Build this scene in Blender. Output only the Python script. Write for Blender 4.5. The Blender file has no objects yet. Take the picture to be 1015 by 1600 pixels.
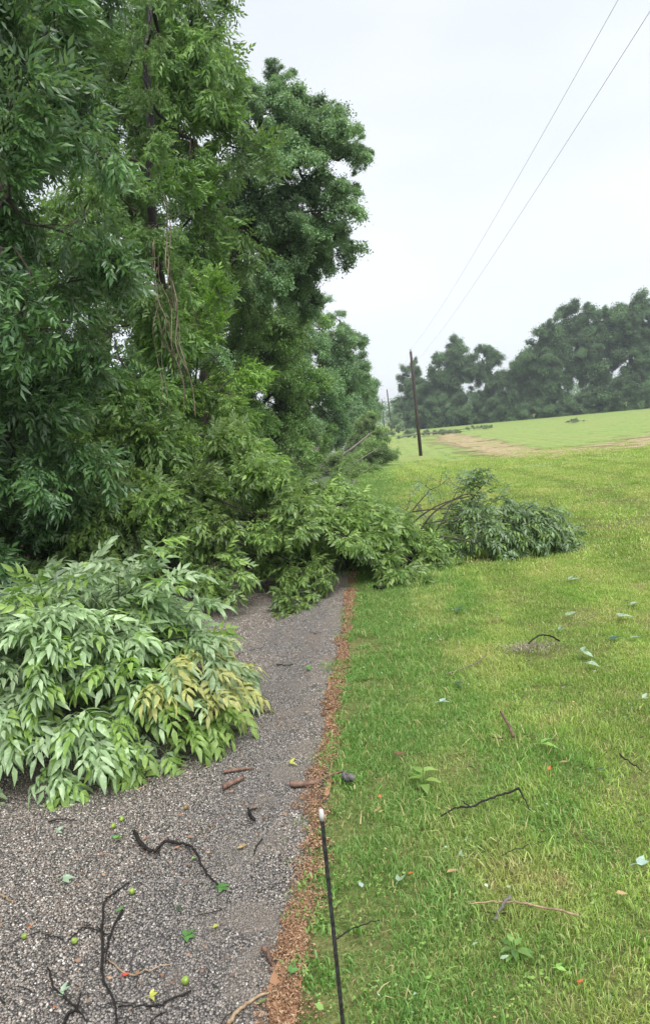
import bpy, math, random
import numpy as np
from math import radians, sin, cos, tan, atan, pi
from mathutils import Matrix, Vector, Euler

rng = np.random.default_rng(7)
random.seed(7)
scene = bpy.context.scene
C = scene.collection

# ------------------------------------------------------------------ camera
F = 1150.0; PW, PH = 1015, 1600
RHO = radians(5.8); TH = radians(6.789); PSI = radians(-4.779); CH = 1.8
f0 = np.array([sin(PSI)*cos(TH), cos(PSI)*cos(TH), -sin(TH)])
r0 = np.array([cos(PSI), -sin(PSI), 0.0]); u0 = np.cross(r0, f0)
cr = r0*cos(RHO) - u0*sin(RHO); cu = u0*cos(RHO) + r0*sin(RHO)
cam_d = bpy.data.cameras.new('camera')
cam = bpy.data.objects.new('camera', cam_d); C.objects.link(cam)
cam_d.sensor_fit = 'VERTICAL'; cam_d.sensor_height = 24.0; cam_d.lens = 24.0*F/PH
cam_d.clip_start = 0.05; cam_d.clip_end = 3000
cam.matrix_world = Matrix(((cr[0], cu[0], -f0[0], 0), (cr[1], cu[1], -f0[1], 0), (cr[2], cu[2], -f0[2], CH), (0, 0, 0, 1)))
scene.camera = cam
scene.render.resolution_x = 649; scene.render.resolution_y = 1024

# ------------------------------------------------------------------ world, sun, exposure
SUN_EL, SUN_AZ = radians(58), radians(150)      # azimuth measured from +Y towards +X
world = bpy.data.worlds.new('World'); scene.world = world; world.use_nodes = True
wn = world.node_tree; wn.nodes.clear()
def N(nt, t, **kw):
    n = nt.nodes.new(t)
    for k, v in kw.items():
        if k in n.inputs.keys() if hasattr(n.inputs, 'keys') else False: n.inputs[k].default_value = v
        else: setattr(n, k, v)
    return n
wo = N(wn, 'ShaderNodeOutputWorld'); bg = N(wn, 'ShaderNodeBackground'); bg.inputs['Strength'].default_value = 0.10
sky = N(wn, 'ShaderNodeTexSky'); sky.sky_type = 'NISHITA'; sky.sun_disc = False
sky.sun_elevation = SUN_EL; sky.sun_rotation = SUN_AZ
wtc = N(wn, 'ShaderNodeTexCoord'); wmap = N(wn, 'ShaderNodeMapping'); wmap.inputs['Scale'].default_value = (1.0, 1.0, 2.6)
wnz = N(wn, 'ShaderNodeTexNoise'); wnz.inputs['Scale'].default_value = 1.7; wnz.inputs['Detail'].default_value = 3.0
wramp = N(wn, 'ShaderNodeValToRGB')
wramp.color_ramp.elements[0].position = 0.34; wramp.color_ramp.elements[0].color = (2.42, 2.56, 2.78, 1)
wramp.color_ramp.elements[1].position = 0.66; wramp.color_ramp.elements[1].color = (2.92, 3.0, 3.13, 1)
wmix = N(wn, 'ShaderNodeMix'); wmix.data_type = 'RGBA'; wmix.inputs[0].default_value = 0.93
L = wn.links.new
L(wtc.outputs['Generated'], wmap.inputs['Vector']); L(wmap.outputs[0], wnz.inputs['Vector']); L(wnz.outputs['Fac'], wramp.inputs[0])
L(sky.outputs[0], wmix.inputs[6]); L(wramp.outputs[0], wmix.inputs[7]); L(wmix.outputs[2], bg.inputs['Color']); L(bg.outputs[0], wo.inputs['Surface'])
sd = bpy.data.lights.new('sun', 'SUN'); sd.energy = 1.5; sd.angle = radians(50); sd.color = (1.0, 0.97, 0.92)
sun = bpy.data.objects.new('sun', sd); C.objects.link(sun)
sdir = Vector((sin(SUN_AZ)*cos(SUN_EL), cos(SUN_AZ)*cos(SUN_EL), sin(SUN_EL)))
sun.rotation_euler = sdir.to_track_quat('Z', 'Y').to_euler(); sun.location = (0, 0, 30)
vs = scene.view_settings; vs.view_transform = 'Standard'; vs.look = 'None'; vs.gamma = 1.0; vs.use_curve_mapping = False
vs.exposure = 1.82
cy = scene.cycles
cy.use_denoising = True; cy.max_bounces = 6; cy.diffuse_bounces = 3; cy.glossy_bounces = 2; cy.transmission_bounces = 4
cy.transparent_max_bounces = 6; cy.volume_bounces = 0; cy.caustics_reflective = False; cy.caustics_refractive = False

# ------------------------------------------------------------------ pixel <-> world helpers
def ray(px, py): return f0 + cr*(px-507.5)/F + cu*(800-py)/F
def T(x, y):
    t = np.clip((np.asarray(y, float)-11)/51.0, 0, 1)
    return -1.8*t*t*(3-2*t)
def at(px, py, Y):
    d = ray(px, py); return np.array([0, 0, CH]) + d*(Y/d[1])
def gp(px, py, h=0.0):
    d = ray(px, py); t = 0.5
    while t < 600:
        p = np.array([0, 0, CH]) + d*t
        if p[2] < T(p[0], p[1])+h: break
        t *= 1.002
    return p
def edge_x(y): return -0.45 - 0.028*np.maximum(0, np.asarray(y, float)-9)

# ------------------------------------------------------------------ mesh helpers
class MB:
    def __init__(s): s.v = []; s.f = []; s.t = []; s.m = []; s.n = 0
    def add(s, v, f, tint=0.5, mi=0):
        v = np.asarray(v, np.float32).reshape(-1, 3); f = np.asarray(f, np.int64).reshape(-1, 3)
        s.v.append(v); s.f.append(f+s.n); s.n += len(v)
        s.t.append(np.broadcast_to(np.asarray(tint, np.float32), (len(v),)).copy())
        s.m.append(np.broadcast_to(np.asarray(mi, np.int32), (len(f),)).copy())
    def data(s): return np.concatenate(s.v), np.concatenate(s.f), np.concatenate(s.t), np.concatenate(s.m)
    def mesh(s, name, mats, smooth=True, off=None):
        v, f, t, m = s.data()
        if off is not None: v = v - np.asarray(off, np.float32)
        me = bpy.data.meshes.new(name)
        me.vertices.add(len(v)); me.vertices.foreach_set('co', v.ravel())
        me.loops.add(len(f)*3); me.loops.foreach_set('vertex_index', f.ravel().astype(np.int32))
        me.polygons.add(len(f)); me.polygons.foreach_set('loop_start', np.arange(0, len(f)*3, 3, dtype=np.int32))
        me.polygons.foreach_set('material_index', m)
        if smooth: me.polygons.foreach_set('use_smooth', np.ones(len(f), bool))
        a = me.attributes.new('tint', 'FLOAT', 'POINT'); a.data.foreach_set('value', t)
        for mt in mats: me.materials.append(mt)
        me.update(calc_edges=True)
        return me
def link(name, me, parent=None, loc=None):
    o = bpy.data.objects.new(name, me); C.objects.link(o)
    if parent is not None: o.parent = parent
    if loc is not None: o.location = loc
    return o
def tag(o, label=None, cat=None, group=None, kind=None):
    if label: o['label'] = label
    if cat: o['category'] = cat
    if group: o['group'] = group
    if kind: o['kind'] = kind
    return o
def empty(name, loc, label, cat, group=None):
    o = bpy.data.objects.new(name, None); C.objects.link(o); o.location = loc; o.empty_display_size = 0.1
    return tag(o, label, cat, group)

def tube(path, rad, sides=6, cap=True):
    P = np.asarray(path, float); n = len(P); R = np.broadcast_to(np.asarray(rad, float), (n,))
    tg = np.gradient(P, axis=0) if n > 2 else np.repeat((P[1:]-P[:1]), 2, 0)
    tg = tg/np.maximum(np.linalg.norm(tg, axis=1, keepdims=True), 1e-9)
    ref = np.array([0, 0, 1.0]) if abs(tg[:, 2]).mean() < 0.75 else np.array([1.0, 0, 0])
    a = np.cross(tg, ref); a /= np.maximum(np.linalg.norm(a, axis=1, keepdims=True), 1e-9); b = np.cross(tg, a)
    th = np.arange(sides)*2*pi/sides
    V = (P[:, None, :] + (a[:, None, :]*np.cos(th)[None, :, None] + b[:, None, :]*np.sin(th)[None, :, None])*R[:, None, None]).reshape(-1, 3)
    i = np.arange(n-1)[:, None]*sides; j = np.arange(sides)[None, :]; k = (j+1) % sides
    q = np.stack([i+j, i+k, i+sides+k, i+sides+j], -1).reshape(-1, 4)
    f = np.concatenate([q[:, [0, 1, 2]], q[:, [0, 2, 3]]])
    if cap:
        V = np.concatenate([V, P[:1], P[-1:]]); c0, c1 = n*sides, n*sides+1; b1 = (n-1)*sides; jj = np.arange(sides); kk = (jj+1) % sides
        f = np.concatenate([f, np.stack([kk, jj, np.full(sides, c0)], -1), np.stack([b1+jj, b1+kk, np.full(sides, c1)], -1)])
    return V, f
def spline(pts, n):
    P = np.asarray(pts, float)
    if len(P) < 3: return P[0]+(P[-1]-P[0])*np.linspace(0, 1, n)[:, None]
    Q = np.vstack([2*P[0]-P[1], P, 2*P[-1]-P[-2]]); out = []
    u = np.linspace(0, len(P)-1-1e-6, n)
    for x in u:
        i = int(x); t = x-i; p0, p1, p2, p3 = Q[i:i+4]
        out.append(0.5*((2*p1)+(-p0+p2)*t+(2*p0-5*p1+4*p2-p3)*t*t+(-p0+3*p1-3*p2+p3)*t**3))
    return np.array(out)

# ------------------------------------------------------------------ leaf geometry
def leaflet(Ln, Wd, fold, curl, lod):
    st = [(0.32, 1.0), (0.66, 0.72)] if lod else [(0.42, 1.0)]
    v = [(0, 0, 0)]
    for t, w in st:
        z = -curl*t*t*Ln
        v += [(t*Ln, w*Wd/2, z+fold*w*Wd/2), (t*Ln, 0, z), (t*Ln, -w*Wd/2, z+fold*w*Wd/2)]
    v.append((Ln, 0, -curl*Ln)); n = len(v)-1
    f = [(0, 2, 1), (0, 3, 2)]
    if lod: f += [(1, 2, 5), (1, 5, 4), (2, 3, 6), (2, 6, 5)]
    o = n-3
    f += [(o, o+1, n), (o+1, o+2, n)]
    return np.array(v, float), np.array(f)
def compound(pairs, Lr, ll, lod=1, w=0.36, droop=0.9, seed=0):
    """a leaf of several leaflets, base at the origin, pointing along +X"""
    r = np.random.default_rng(seed); V = []; Fc = []; Ti = []; n = 0
    def put(v, f, t):
        nonlocal n
        V.append(v); Fc.append(f+n); Ti.append(np.full(len(v), t)); n += len(v)
    xs = np.linspace(0, 1, 5); P = np.stack([xs*Lr, 0*xs, -droop*Lr*0.5*xs**2], 1)
    v, f = tube(P, np.linspace(0.0016, 0.0008, 5), 3, False); put(v, f, 0.5)
    pos = np.linspace(0.38, 0.86, pairs)
    for k in range(pairs):
        for s in (-1, 1):
            v, f = leaflet(ll*r.uniform(.8, 1.1), ll*w*r.uniform(.85, 1.1), r.uniform(.1, .7), r.uniform(.0, .8), lod)
            a = s*radians(r.uniform(42, 64)-14*k/pairs); tl = -r.uniform(0.1, .7)
            M = np.array(Euler((r.uniform(-.4, .4), -tl, a), 'XYZ').to_matrix())
            u = pos[k]; put(v@M.T + np.array([u*Lr, 0, -droop*Lr*.5*u*u]), f, .5+r.uniform(-.2, .2))
    v, f = leaflet(ll*1.15, ll*w*1.05, .3, .3, lod)
    M = np.array(Euler((r.uniform(-.3, .3), .5*droop+.2, r.uniform(-.2, .2)), 'XYZ').to_matrix())
    put(v@M.T + P[-1], f, .5+r.uniform(-.15, .15))
    return np.concatenate(V), np.concatenate(Fc), np.concatenate(Ti)
def clump(n, R, ll, w=.5, seed=0):
    """a loose handful of simple leaves"""
    r = np.random.default_rng(seed); V = []; Fc = []; Ti = []
    for i in range(n):
        v, f = leaflet(ll*r.uniform(.7, 1.2), ll*w, r.uniform(0, .5), r.uniform(0, .6), 0)
        M = np.array(Euler((r.uniform(-.8, .8), r.uniform(-.3, 1.1), r.uniform(0, 2*pi)), 'XYZ').to_matrix())
        V.append(v@M.T + r.normal(0, R*.45, 3)); Fc.append(f+5*i); Ti.append(np.full(5, .5+r.uniform(-.25, .25)))
    return np.concatenate(V), np.concatenate(Fc), np.concatenate(Ti)
def frames(D, r, upjit=.5):
    """rotation matrices whose X column is D and whose Z column is roughly up"""
    D = D/np.maximum(np.linalg.norm(D, axis=1, keepdims=True), 1e-9)
    up = np.array([0, 0, 1.0]) + r.normal(0, upjit, D.shape)
    y = np.cross(up, D); y /= np.maximum(np.linalg.norm(y, axis=1, keepdims=True), 1e-6); z = np.cross(D, y)
    return np.stack([D, y, z], -1)
def put_leaves(mb, tmpl, pos, Fm, sc, tint, mi, r):
    idx = r.integers(0, len(tmpl), len(pos))
    for k, (v, f, t) in enumerate(tmpl):
        s = np.where(idx == k)[0]
        if not len(s): continue
        V = np.einsum('nij,vj->nvi', Fm[s], v)*sc[s][:, None, None] + pos[s][:, None, :]
        ff = f[None]+(np.arange(len(s))*len(v))[:, None, None]
        tt = t[None]+tint[s][:, None]
        mm = np.repeat(np.broadcast_to(np.asarray(mi), (len(pos),))[s], len(f))
        mb.add(V.reshape(-1, 3), ff.reshape(-1, 3), tt.ravel(), mm)

# branching skeleton: every target joins the nearest node that keeps the way to the root short
def skeleton(trunk, targets, seg=.5, bend=.12, sag=0.0, k=.35, r=rng):
    P = [np.asarray(p, float) for p in trunk]; par = [-1]+list(range(len(trunk)-1)); pl = [0.0]
    for i in range(1, len(P)): pl.append(pl[-1]+np.linalg.norm(P[i]-P[i-1])*.3)
    tg = np.asarray(targets, float); T0 = np.asarray(trunk)
    order = np.argsort(np.min(np.linalg.norm(tg[:, None]-T0[None], axis=2), axis=1)); ends = np.zeros(len(tg), int)
    for ti in order:
        t = tg[ti]; A = np.array(P); d = np.linalg.norm(A-t, axis=1); c = d+k*np.array(pl)+np.maximum(0, A[:, 2]-t[2])*.25
        j = int(np.argmin(c)); m = max(1, int(d[j]/seg)); a = A[j]; off = r.normal(0, bend*d[j], 3); prev = j; base = pl[j]
        for q in range(1, m+1):
            u = q/m; p = a+(t-a)*u+off*sin(pi*u)*(1-.3*u); p[2] += -sag*d[j]*sin(pi*u)
            P.append(p); par.append(prev); prev = len(P)-1; pl.append(base+d[j]*u)
        ends[ti] = prev
    return np.array(P), np.array(par), ends
def skeleton_tubes(mb, P, par, rtip, rmax, pw=.5, sides=5, mi=0, nrng=rng, minr=0):
    n = len(P); cnt = np.zeros(n); ch = [[] for _ in range(n)]
    for i in range(n): 
        if par[i] >= 0: ch[par[i]].append(i)
    for i in range(n-1, -1, -1):
        if not ch[i]: cnt[i] += 1
        if par[i] >= 0: cnt[par[i]] += cnt[i]
    R = np.minimum(rtip*cnt**pw, rmax)
    starts = [(-1, 0)]
    while starts:
        p, c = starts.pop(); path = [] if p < 0 else [P[p]]; rad = [] if p < 0 else [min(R[p], R[c]*1.25)]
        while True:
            path.append(P[c]); rad.append(R[c])
            if not ch[c]: break
            m = max(ch[c], key=lambda q: cnt[q])
            starts += [(c, q) for q in ch[c] if q != m]; c = m
        if len(path) > 1 and max(rad) >= minr:
            rad = np.array(rad)*(1+nrng.normal(0, .06, len(rad))); rad[-1] *= .5
            v, f = tube(path, rad, sides if max(rad) < .06 else 10, False); mb.add(v, f, .5, mi)
    return R

# ------------------------------------------------------------------ materials
def newmat(name):
    m = bpy.data.materials.new(name); m.use_nodes = True; nt = m.node_tree; nt.nodes.clear()
    return m, nt, N(nt, 'ShaderNodeOutputMaterial')
def mixc(nt, fac, a, b, mode='MIX'):
    m = N(nt, 'ShaderNodeMix'); m.data_type = 'RGBA'; m.blend_type = mode
    for i, v in ((0, fac), (6, a), (7, b)):
        if isinstance(v, (float, int)): m.inputs[i].default_value = v
        elif isinstance(v, tuple): m.inputs[i].default_value = (*v, 1)
        else: nt.links.new(v, m.inputs[i])
    return m.outputs[2]
def math_(nt, op, a, b=0.0, clamp=False):
    m = N(nt, 'ShaderNodeMath'); m.operation = op; m.use_clamp = clamp
    for i, v in ((0, a), (1, b)):
        if isinstance(v, (float, int)): m.inputs[i].default_value = v
        else: nt.links.new(v, m.inputs[i])
    return m.outputs[0]
def rng_(nt, v, a, b, c=0.0, d=1.0, smooth=True):
    m = N(nt, 'ShaderNodeMapRange'); m.interpolation_type = 'SMOOTHSTEP' if smooth else 'LINEAR'
    nt.links.new(v, m.inputs[0])
    for i, x in zip((1, 2, 3, 4), (a, b, c, d)): m.inputs[i].default_value = x
    return m.outputs[0]
def noise(nt, vec, scale, detail=3.0, rough=.55):
    n = N(nt, 'ShaderNodeTexNoise'); n.inputs['Scale'].default_value = scale; n.inputs['Detail'].default_value = detail
    n.inputs['Roughness'].default_value = rough
    if vec is not None: nt.links.new(vec, n.inputs['Vector'])
    return n.outputs['Fac']
def pos(nt): return N(nt, 'ShaderNodeNewGeometry').outputs['Position']
def sep(nt, v):
    s = N(nt, 'ShaderNodeSeparateXYZ'); nt.links.new(v, s.inputs[0]); return s.outputs
def attr(nt, name):
    a = N(nt, 'ShaderNodeAttribute'); a.attribute_name = name; return a.outputs['Fac']
def princ(nt, col, rough=.6, spec=.5):
    p = N(nt, 'ShaderNodeBsdfPrincipled')
    if isinstance(col, tuple): p.inputs['Base Color'].default_value = (*col, 1)
    else: nt.links.new(col, p.inputs['Base Color'])
    if isinstance(rough, (int, float)): p.inputs['Roughness'].default_value = rough
    else: nt.links.new(rough, p.inputs['Roughness'])
    if isinstance(spec, (int, float)): p.inputs['Specular IOR Level'].default_value = spec
    else: nt.links.new(spec, p.inputs['Specular IOR Level'])
    return p
def bump(nt, h, strength, dist, p):
    b = N(nt, 'ShaderNodeBump'); b.inputs['Strength'].default_value = strength; b.inputs['Distance'].default_value = dist
    nt.links.new(h, b.inputs['Height']); nt.links.new(b.outputs[0], p.inputs['Normal'])

def leaf_mat(name, dark, light, under, rough=.42, trans=.3, tcol=None, var=.5, spec=.5):
    m, nt, out = newmat(name)
    t = attr(nt, 'tint'); rnd = N(nt, 'ShaderNodeObjectInfo').outputs['Random']
    c = mixc(nt, rng_(nt, t, .1, .9), dark, light)
    n1 = noise(nt, pos(nt), 1.3, 2.0)
    v = math_(nt, 'ADD', math_(nt, 'MULTIPLY', rnd, var), math_(nt, 'MULTIPLY', n1, .7)); v = math_(nt, 'ADD', v, 1-var*.5-.35)
    c = mixc(nt, math_(nt, 'MULTIPLY', rng_(nt, noise(nt, pos(nt), 38, 2.0), .50, .68), .30), c, tuple(min(1, x*1.9+.02) for x in light))
    bf = N(nt, 'ShaderNodeNewGeometry').outputs['Backfacing']
    c = mixc(nt, bf, c, under)
    vv = N(nt, 'ShaderNodeCombineColor'); [nt.links.new(v, vv.inputs[i]) for i in range(3)]
    c = mixc(nt, 1.0, c, vv.outputs[0], 'MULTIPLY')
    p = princ(nt, c, rough, spec); tr = N(nt, 'ShaderNodeBsdfTranslucent')
    tc = mixc(nt, 1.0, c, tcol or (1.25, 1.35, .55), 'MULTIPLY'); nt.links.new(tc, tr.inputs['Color'])
    mx = N(nt, 'ShaderNodeMixShader'); mx.inputs[0].default_value = trans
    nt.links.new(p.outputs[0], mx.inputs[1]); nt.links.new(tr.outputs[0], mx.inputs[2]); nt.links.new(mx.outputs[0], out.inputs[0])
    return m
def bark_mat(name, a, b, scale=18, rough=.8, spec=.4, stretch=.25):
    m, nt, out = newmat(name)
    tc = N(nt, 'ShaderNodeTexCoord').outputs['Object']; mp = N(nt, 'ShaderNodeMapping'); mp.inputs['Scale'].default_value = (1, 1, stretch)
    nt.links.new(tc, mp.inputs[0]); n1 = noise(nt, mp.outputs[0], scale, 6.0, .65); n2 = noise(nt, mp.outputs[0], scale*.2, 3.0)
    c = mixc(nt, rng_(nt, n1, .32, .68), a, b); c = mixc(nt, math_(nt, 'MULTIPLY', rng_(nt, n2, .4, .7), .5), c, tuple(x*.5 for x in a))
    p = princ(nt, c, rough, spec); bump(nt, n1, .6, .02, p); nt.links.new(p.outputs[0], out.inputs[0])
    return m
def plain_mat(name, col, rough=.6, spec=.5, var=.35, scale=40, metal=0.0):
    m, nt, out = newmat(name); tc = N(nt, 'ShaderNodeTexCoord').outputs['Object']
    n1 = noise(nt, tc, scale, 4.0); c = mixc(nt, rng_(nt, n1, .3, .7), tuple(x*(1-var) for x in col), tuple(min(1, x*(1+var)) for x in col))
    p = princ(nt, c, rough, spec); p.inputs['Metallic'].default_value = metal; bump(nt, n1, .3, .003, p); nt.links.new(p.outputs[0], out.inputs[0])
    return m

M = {}
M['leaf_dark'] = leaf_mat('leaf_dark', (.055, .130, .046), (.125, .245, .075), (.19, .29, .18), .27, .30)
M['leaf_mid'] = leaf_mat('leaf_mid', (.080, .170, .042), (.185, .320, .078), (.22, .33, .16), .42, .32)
M['leaf_far'] = leaf_mat('leaf_far', (.085, .175, .082), (.20, .335, .145), (.22, .33, .20), .5, .3)
M['leaf_line'] = leaf_mat('leaf_line', (.060, .125, .055), (.135, .235, .095), (.15, .22, .13), .55, .25, var=.7)
M['leaf_bright'] = leaf_mat('leaf_bright', (.11, .22, .035), (.24, .39, .075), (.15, .25, .09), .42, .4)
M['leaf_olive'] = leaf_mat('leaf_olive', (.085, .165, .040), (.225, .335, .090), (.27, .37, .20), .40, .32)
M['leaf_pale'] = leaf_mat('leaf_pale', (.19, .31, .135), (.37, .48, .28), (.48, .60, .45), .42, .3, (1.1, 1.2, .75), .5)
M['leaf_fresh'] = leaf_mat('leaf_fresh', (.16, .28, .060), (.30, .43, .12), (.25, .42, .13), .45, .4, None, .3)
M['leaf_yellow'] = leaf_mat('leaf_yellow', (.33, .37, .11), (.50, .50, .20), (.50, .50, .22), .5, .35, (1.1, 1.1, .6), .3)
M['leaf_grey'] = leaf_mat('leaf_grey', (.085, .15, .07), (.18, .26, .135), (.30, .39, .28), .38, .3)
M['bark_dark'] = bark_mat('bark_dark', (.030, .024, .019), (.085, .068, .052))
M['bark_grey'] = bark_mat('bark_grey', (.09, .08, .07), (.22, .20, .175))
M['bark_red'] = bark_mat('bark_red', (.10, .055, .04), (.24, .15, .11), 26)
M['twig_wet'] = bark_mat('twig_wet', (.006, .005, .005), (.024, .019, .016), 60, .55, .3)
M['vine'] = bark_mat('vine', (.11, .085, .06), (.25, .20, .145), 40)
M['wood_pale'] = bark_mat('wood_pale', (.24, .17, .10), (.42, .31, .20), 50)
M['pole'] = bark_mat('pole', (.028, .020, .017), (.070, .050, .042), 9, stretch=.1)
M['wire'] = plain_mat('wire', (.55, .56, .58), .5, .5)
M['rod'] = plain_mat('rod', (.022, .022, .024), .38, .6, .7, 90)
M['white_cap'] = plain_mat('white_cap', (.50, .50, .49), .4, .5, .1)
M['nut'] = plain_mat('nut', (.20, .30, .045), .45, .5, .3, 60)
M['nut_brown'] = plain_mat('nut_brown', (.20, .13, .05), .55)
M['stone_dark'] = plain_mat('stone_dark', (.10, .095, .09), .6)

def lawn_colour(nt):
    P = pos(nt); x, y, z = sep(nt, P)
    big = noise(nt, P, .55, 3.0); mid = noise(nt, P, 2.1, 4.0, .6); fine = noise(nt, P, 9.0, 3.0)
    g = mixc(nt, rng_(nt, mid, .30, .70), (.25, .40, .078), (.45, .56, .165))
    yel = rng_(nt, big, .46, .66); g = mixc(nt, math_(nt, 'MULTIPLY', yel, .75), g, (.50, .52, .19))
    # dull straw thatch shows through in worn spots
    th = math_(nt, 'MULTIPLY', rng_(nt, mid, .50, .68), rng_(nt, fine, .40, .60)); g = mixc(nt, math_(nt, 'MULTIPLY', th, .75), g, (.43, .35, .20))
    st = N(nt, 'ShaderNodeMath'); st.operation = 'SINE'; nt.links.new(math_(nt, 'MULTIPLY', math_(nt, 'ADD', x, math_(nt, 'MULTIPLY', big, 1.2)), 4.4), st.inputs[0])
    g = mixc(nt, math_(nt, 'MULTIPLY', rng_(nt, st.outputs[0], .2, .9), .45), g, (.18, .29, .065))
    # longer, deeper green grass along the verge
    vx = math_(nt, 'ADD', x, math_(nt, 'MULTIPLY', math_(nt, 'SUBTRACT', math_(nt, 'ADD', mid, big), 1.0), 1.9))
    ver = rng_(nt, vx, .0, 1.0, 1.0, 0.0); g = mixc(nt, math_(nt, 'MULTIPLY', ver, .8), g, (.165, .32, .085))
    return g, P, x, y, fine, mid
def grass_mat():
    m, nt, out = newmat('grass_blades'); g, P, x, y, fine, mid = lawn_colour(nt); t = attr(nt, 'tint')
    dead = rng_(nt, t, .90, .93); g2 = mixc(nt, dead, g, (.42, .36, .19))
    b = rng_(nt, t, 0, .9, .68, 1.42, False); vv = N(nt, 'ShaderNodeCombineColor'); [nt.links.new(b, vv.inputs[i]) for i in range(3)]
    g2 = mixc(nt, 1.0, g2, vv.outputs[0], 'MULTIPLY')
    p = princ(nt, g2, .48, .35); tr = N(nt, 'ShaderNodeBsdfTranslucent'); nt.links.new(mixc(nt, 1.0, g2, (1.1, 1.25, .6), 'MULTIPLY'), tr.inputs[0])
    mx = N(nt, 'ShaderNodeMixShader'); mx.inputs[0].default_value = .38
    nt.links.new(p.outputs[0], mx.inputs[1]); nt.links.new(tr.outputs[0], mx.inputs[2]); nt.links.new(mx.outputs[0], out.inputs[0]); return m
def ground_mat():
    m, nt, out = newmat('lawn_ground'); g, P, x, y, fine, mid = lawn_colour(nt)
    f2 = noise(nt, P, 45, 3.0, .7)
    far = rng_(nt, y, 9.0, 34.0)
    soil = mixc(nt, rng_(nt, f2, .35, .65), (.075, .075, .030), (.17, .17, .065))
    farg = mixc(nt, rng_(nt, noise(nt, P, 3.2, 6.0, .75), .32, .68), (.095, .165, .045), (.20, .265, .085))
    farg = mixc(nt, .30, farg, g); farg = mixc(nt, math_(nt, 'MULTIPLY', rng_(nt, noise(nt, P, .22, 5.0, .7), .45, .62), .55), farg, (.27, .28, .10)); farg = mixc(nt, math_(nt, 'MULTIPLY', rng_(nt, noise(nt, P, .6, 5.0, .8), .52, .62), .35), farg, (.06, .11, .03))
    c = mixc(nt, math_(nt, 'ADD', math_(nt, 'MULTIPLY', far, .85), .12), soil, farg)
    p = princ(nt, c, .9, .1); bump(nt, f2, .7, .03, p); nt.links.new(p.outputs[0], out.inputs[0]); return m
M['grass'] = grass_mat(); M['ground'] = ground_mat()

def road_mats():
    m, nt, out = newmat('asphalt'); P = pos(nt); x, y, z = sep(nt, P)
    vo = N(nt, 'ShaderNodeTexVoronoi'); vo.inputs['Scale'].default_value = 85; nt.links.new(P, vo.inputs['Vector'])
    vc = N(nt, 'ShaderNodeSeparateColor'); nt.links.new(vo.outputs['Color'], vc.inputs[0])
    st = mixc(nt, rng_(nt, vc.outputs[0], .1, .95), (.07, .062, .056), (.34, .31, .27))
    edge = rng_(nt, vo.outputs['Distance'], .35, .62, 1.0, 0.0)
    c = mixc(nt, edge, (.030, .028, .027), st)
    b = noise(nt, P, 1.1, 4.0, .6); sx = math_(nt, 'ADD', x, math_(nt, 'MULTIPLY', b, .9))
    silt = math_(nt, 'MULTIPLY', rng_(nt, sx, -.55, -.15), rng_(nt, noise(nt, P, 4.5, 5.0, .65), .43, .60))
    c = mixc(nt, math_(nt, 'MULTIPLY', silt, .85), c, mixc(nt, rng_(nt, noise(nt, P, 120, 3.0), .3, .7), (.09, .076, .062), (.21, .18, .15)))
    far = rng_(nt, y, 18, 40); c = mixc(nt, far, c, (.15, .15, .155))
    wet = rng_(nt, noise(nt, P, 1.6, 3.0), .36, .6, .14, .5)
    p = princ(nt, c, wet, .55); bump(nt, math_(nt, 'ADD', edge, math_(nt, 'MULTIPLY', noise(nt, P, 60, 2.0), .6)), .7, .006, p)
    nt.links.new(p.outputs[0], out.inputs[0])
    m2, nt, out = newmat('road_stones'); P = pos(nt); x, y, z = sep(nt, P); t = attr(nt, 'tint')
    r = N(nt, 'ShaderNodeValToRGB'); e = r.color_ramp.elements; e[0].color = (.045, .042, .041, 1); e[1].color = (.70, .66, .60, 1)
    e2 = r.color_ramp.elements.new(.40); e2.color = (.135, .112, .095, 1); e3 = r.color_ramp.elements.new(.72); e3.color = (.245, .198, .162, 1)
    e4 = r.color_ramp.elements.new(.90); e4.color = (.36, .32, .285, 1)
    nt.links.new(t, r.inputs[0]); c = mixc(nt, rng_(nt, noise(nt, P, 130, 3.0), .3, .7), r.outputs[0], (.12, .11, .10)); c = mixc(nt, .72, c, r.outputs[0])
    b = noise(nt, P, 1.1, 4.0, .6); sx = math_(nt, 'ADD', x, math_(nt, 'MULTIPLY', b, .9))
    silt = math_(nt, 'MULTIPLY', rng_(nt, sx, -.55, -.15), rng_(nt, noise(nt, P, 4.5, 5.0, .65), .43, .60))
    c = mixc(nt, math_(nt, 'MULTIPLY', silt, .7), c, (.165, .142, .118))
    xw = math_(nt, 'ADD', x, math_(nt, 'MULTIPLY', math_(nt, 'SUBTRACT', noise(nt, P, 1.3, 3.0), .5), .7)); dm = math_(nt, 'MULTIPLY', rng_(nt, xw, -1.25, -.95), rng_(nt, xw, -.72, -.50, 1.0, 0.0))
    c = mixc(nt, math_(nt, 'MULTIPLY', dm, .38), c, (.070, .072, .082)); wet = math_(nt, 'SUBTRACT', rng_(nt, noise(nt, P, 1.6, 3.0), .36, .6, .24, .5), math_(nt, 'MULTIPLY', dm, .16))
    p = princ(nt, c, wet, .5); nt.links.new(p.outputs[0], out.inputs[0])
    return m, m2
M['asphalt'], M['stones'] = road_mats()
def flake_mat():
    m, nt, out = newmat('wood_flakes'); t = attr(nt, 'tint')
    r = N(nt, 'ShaderNodeValToRGB'); e = r.color_ramp.elements; e[0].color = (.085, .052, .034, 1); e[1].color = (.42, .34, .21, 1)
    e2 = r.color_ramp.elements.new(.45); e2.color = (.27, .145, .080, 1); e3 = r.color_ramp.elements.new(.78); e3.color = (.42, .27, .165, 1)
    nt.links.new(t, r.inputs[0]); p = princ(nt, r.outputs[0], .6, .3); nt.links.new(p.outputs[0], out.inputs[0]); return m
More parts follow.
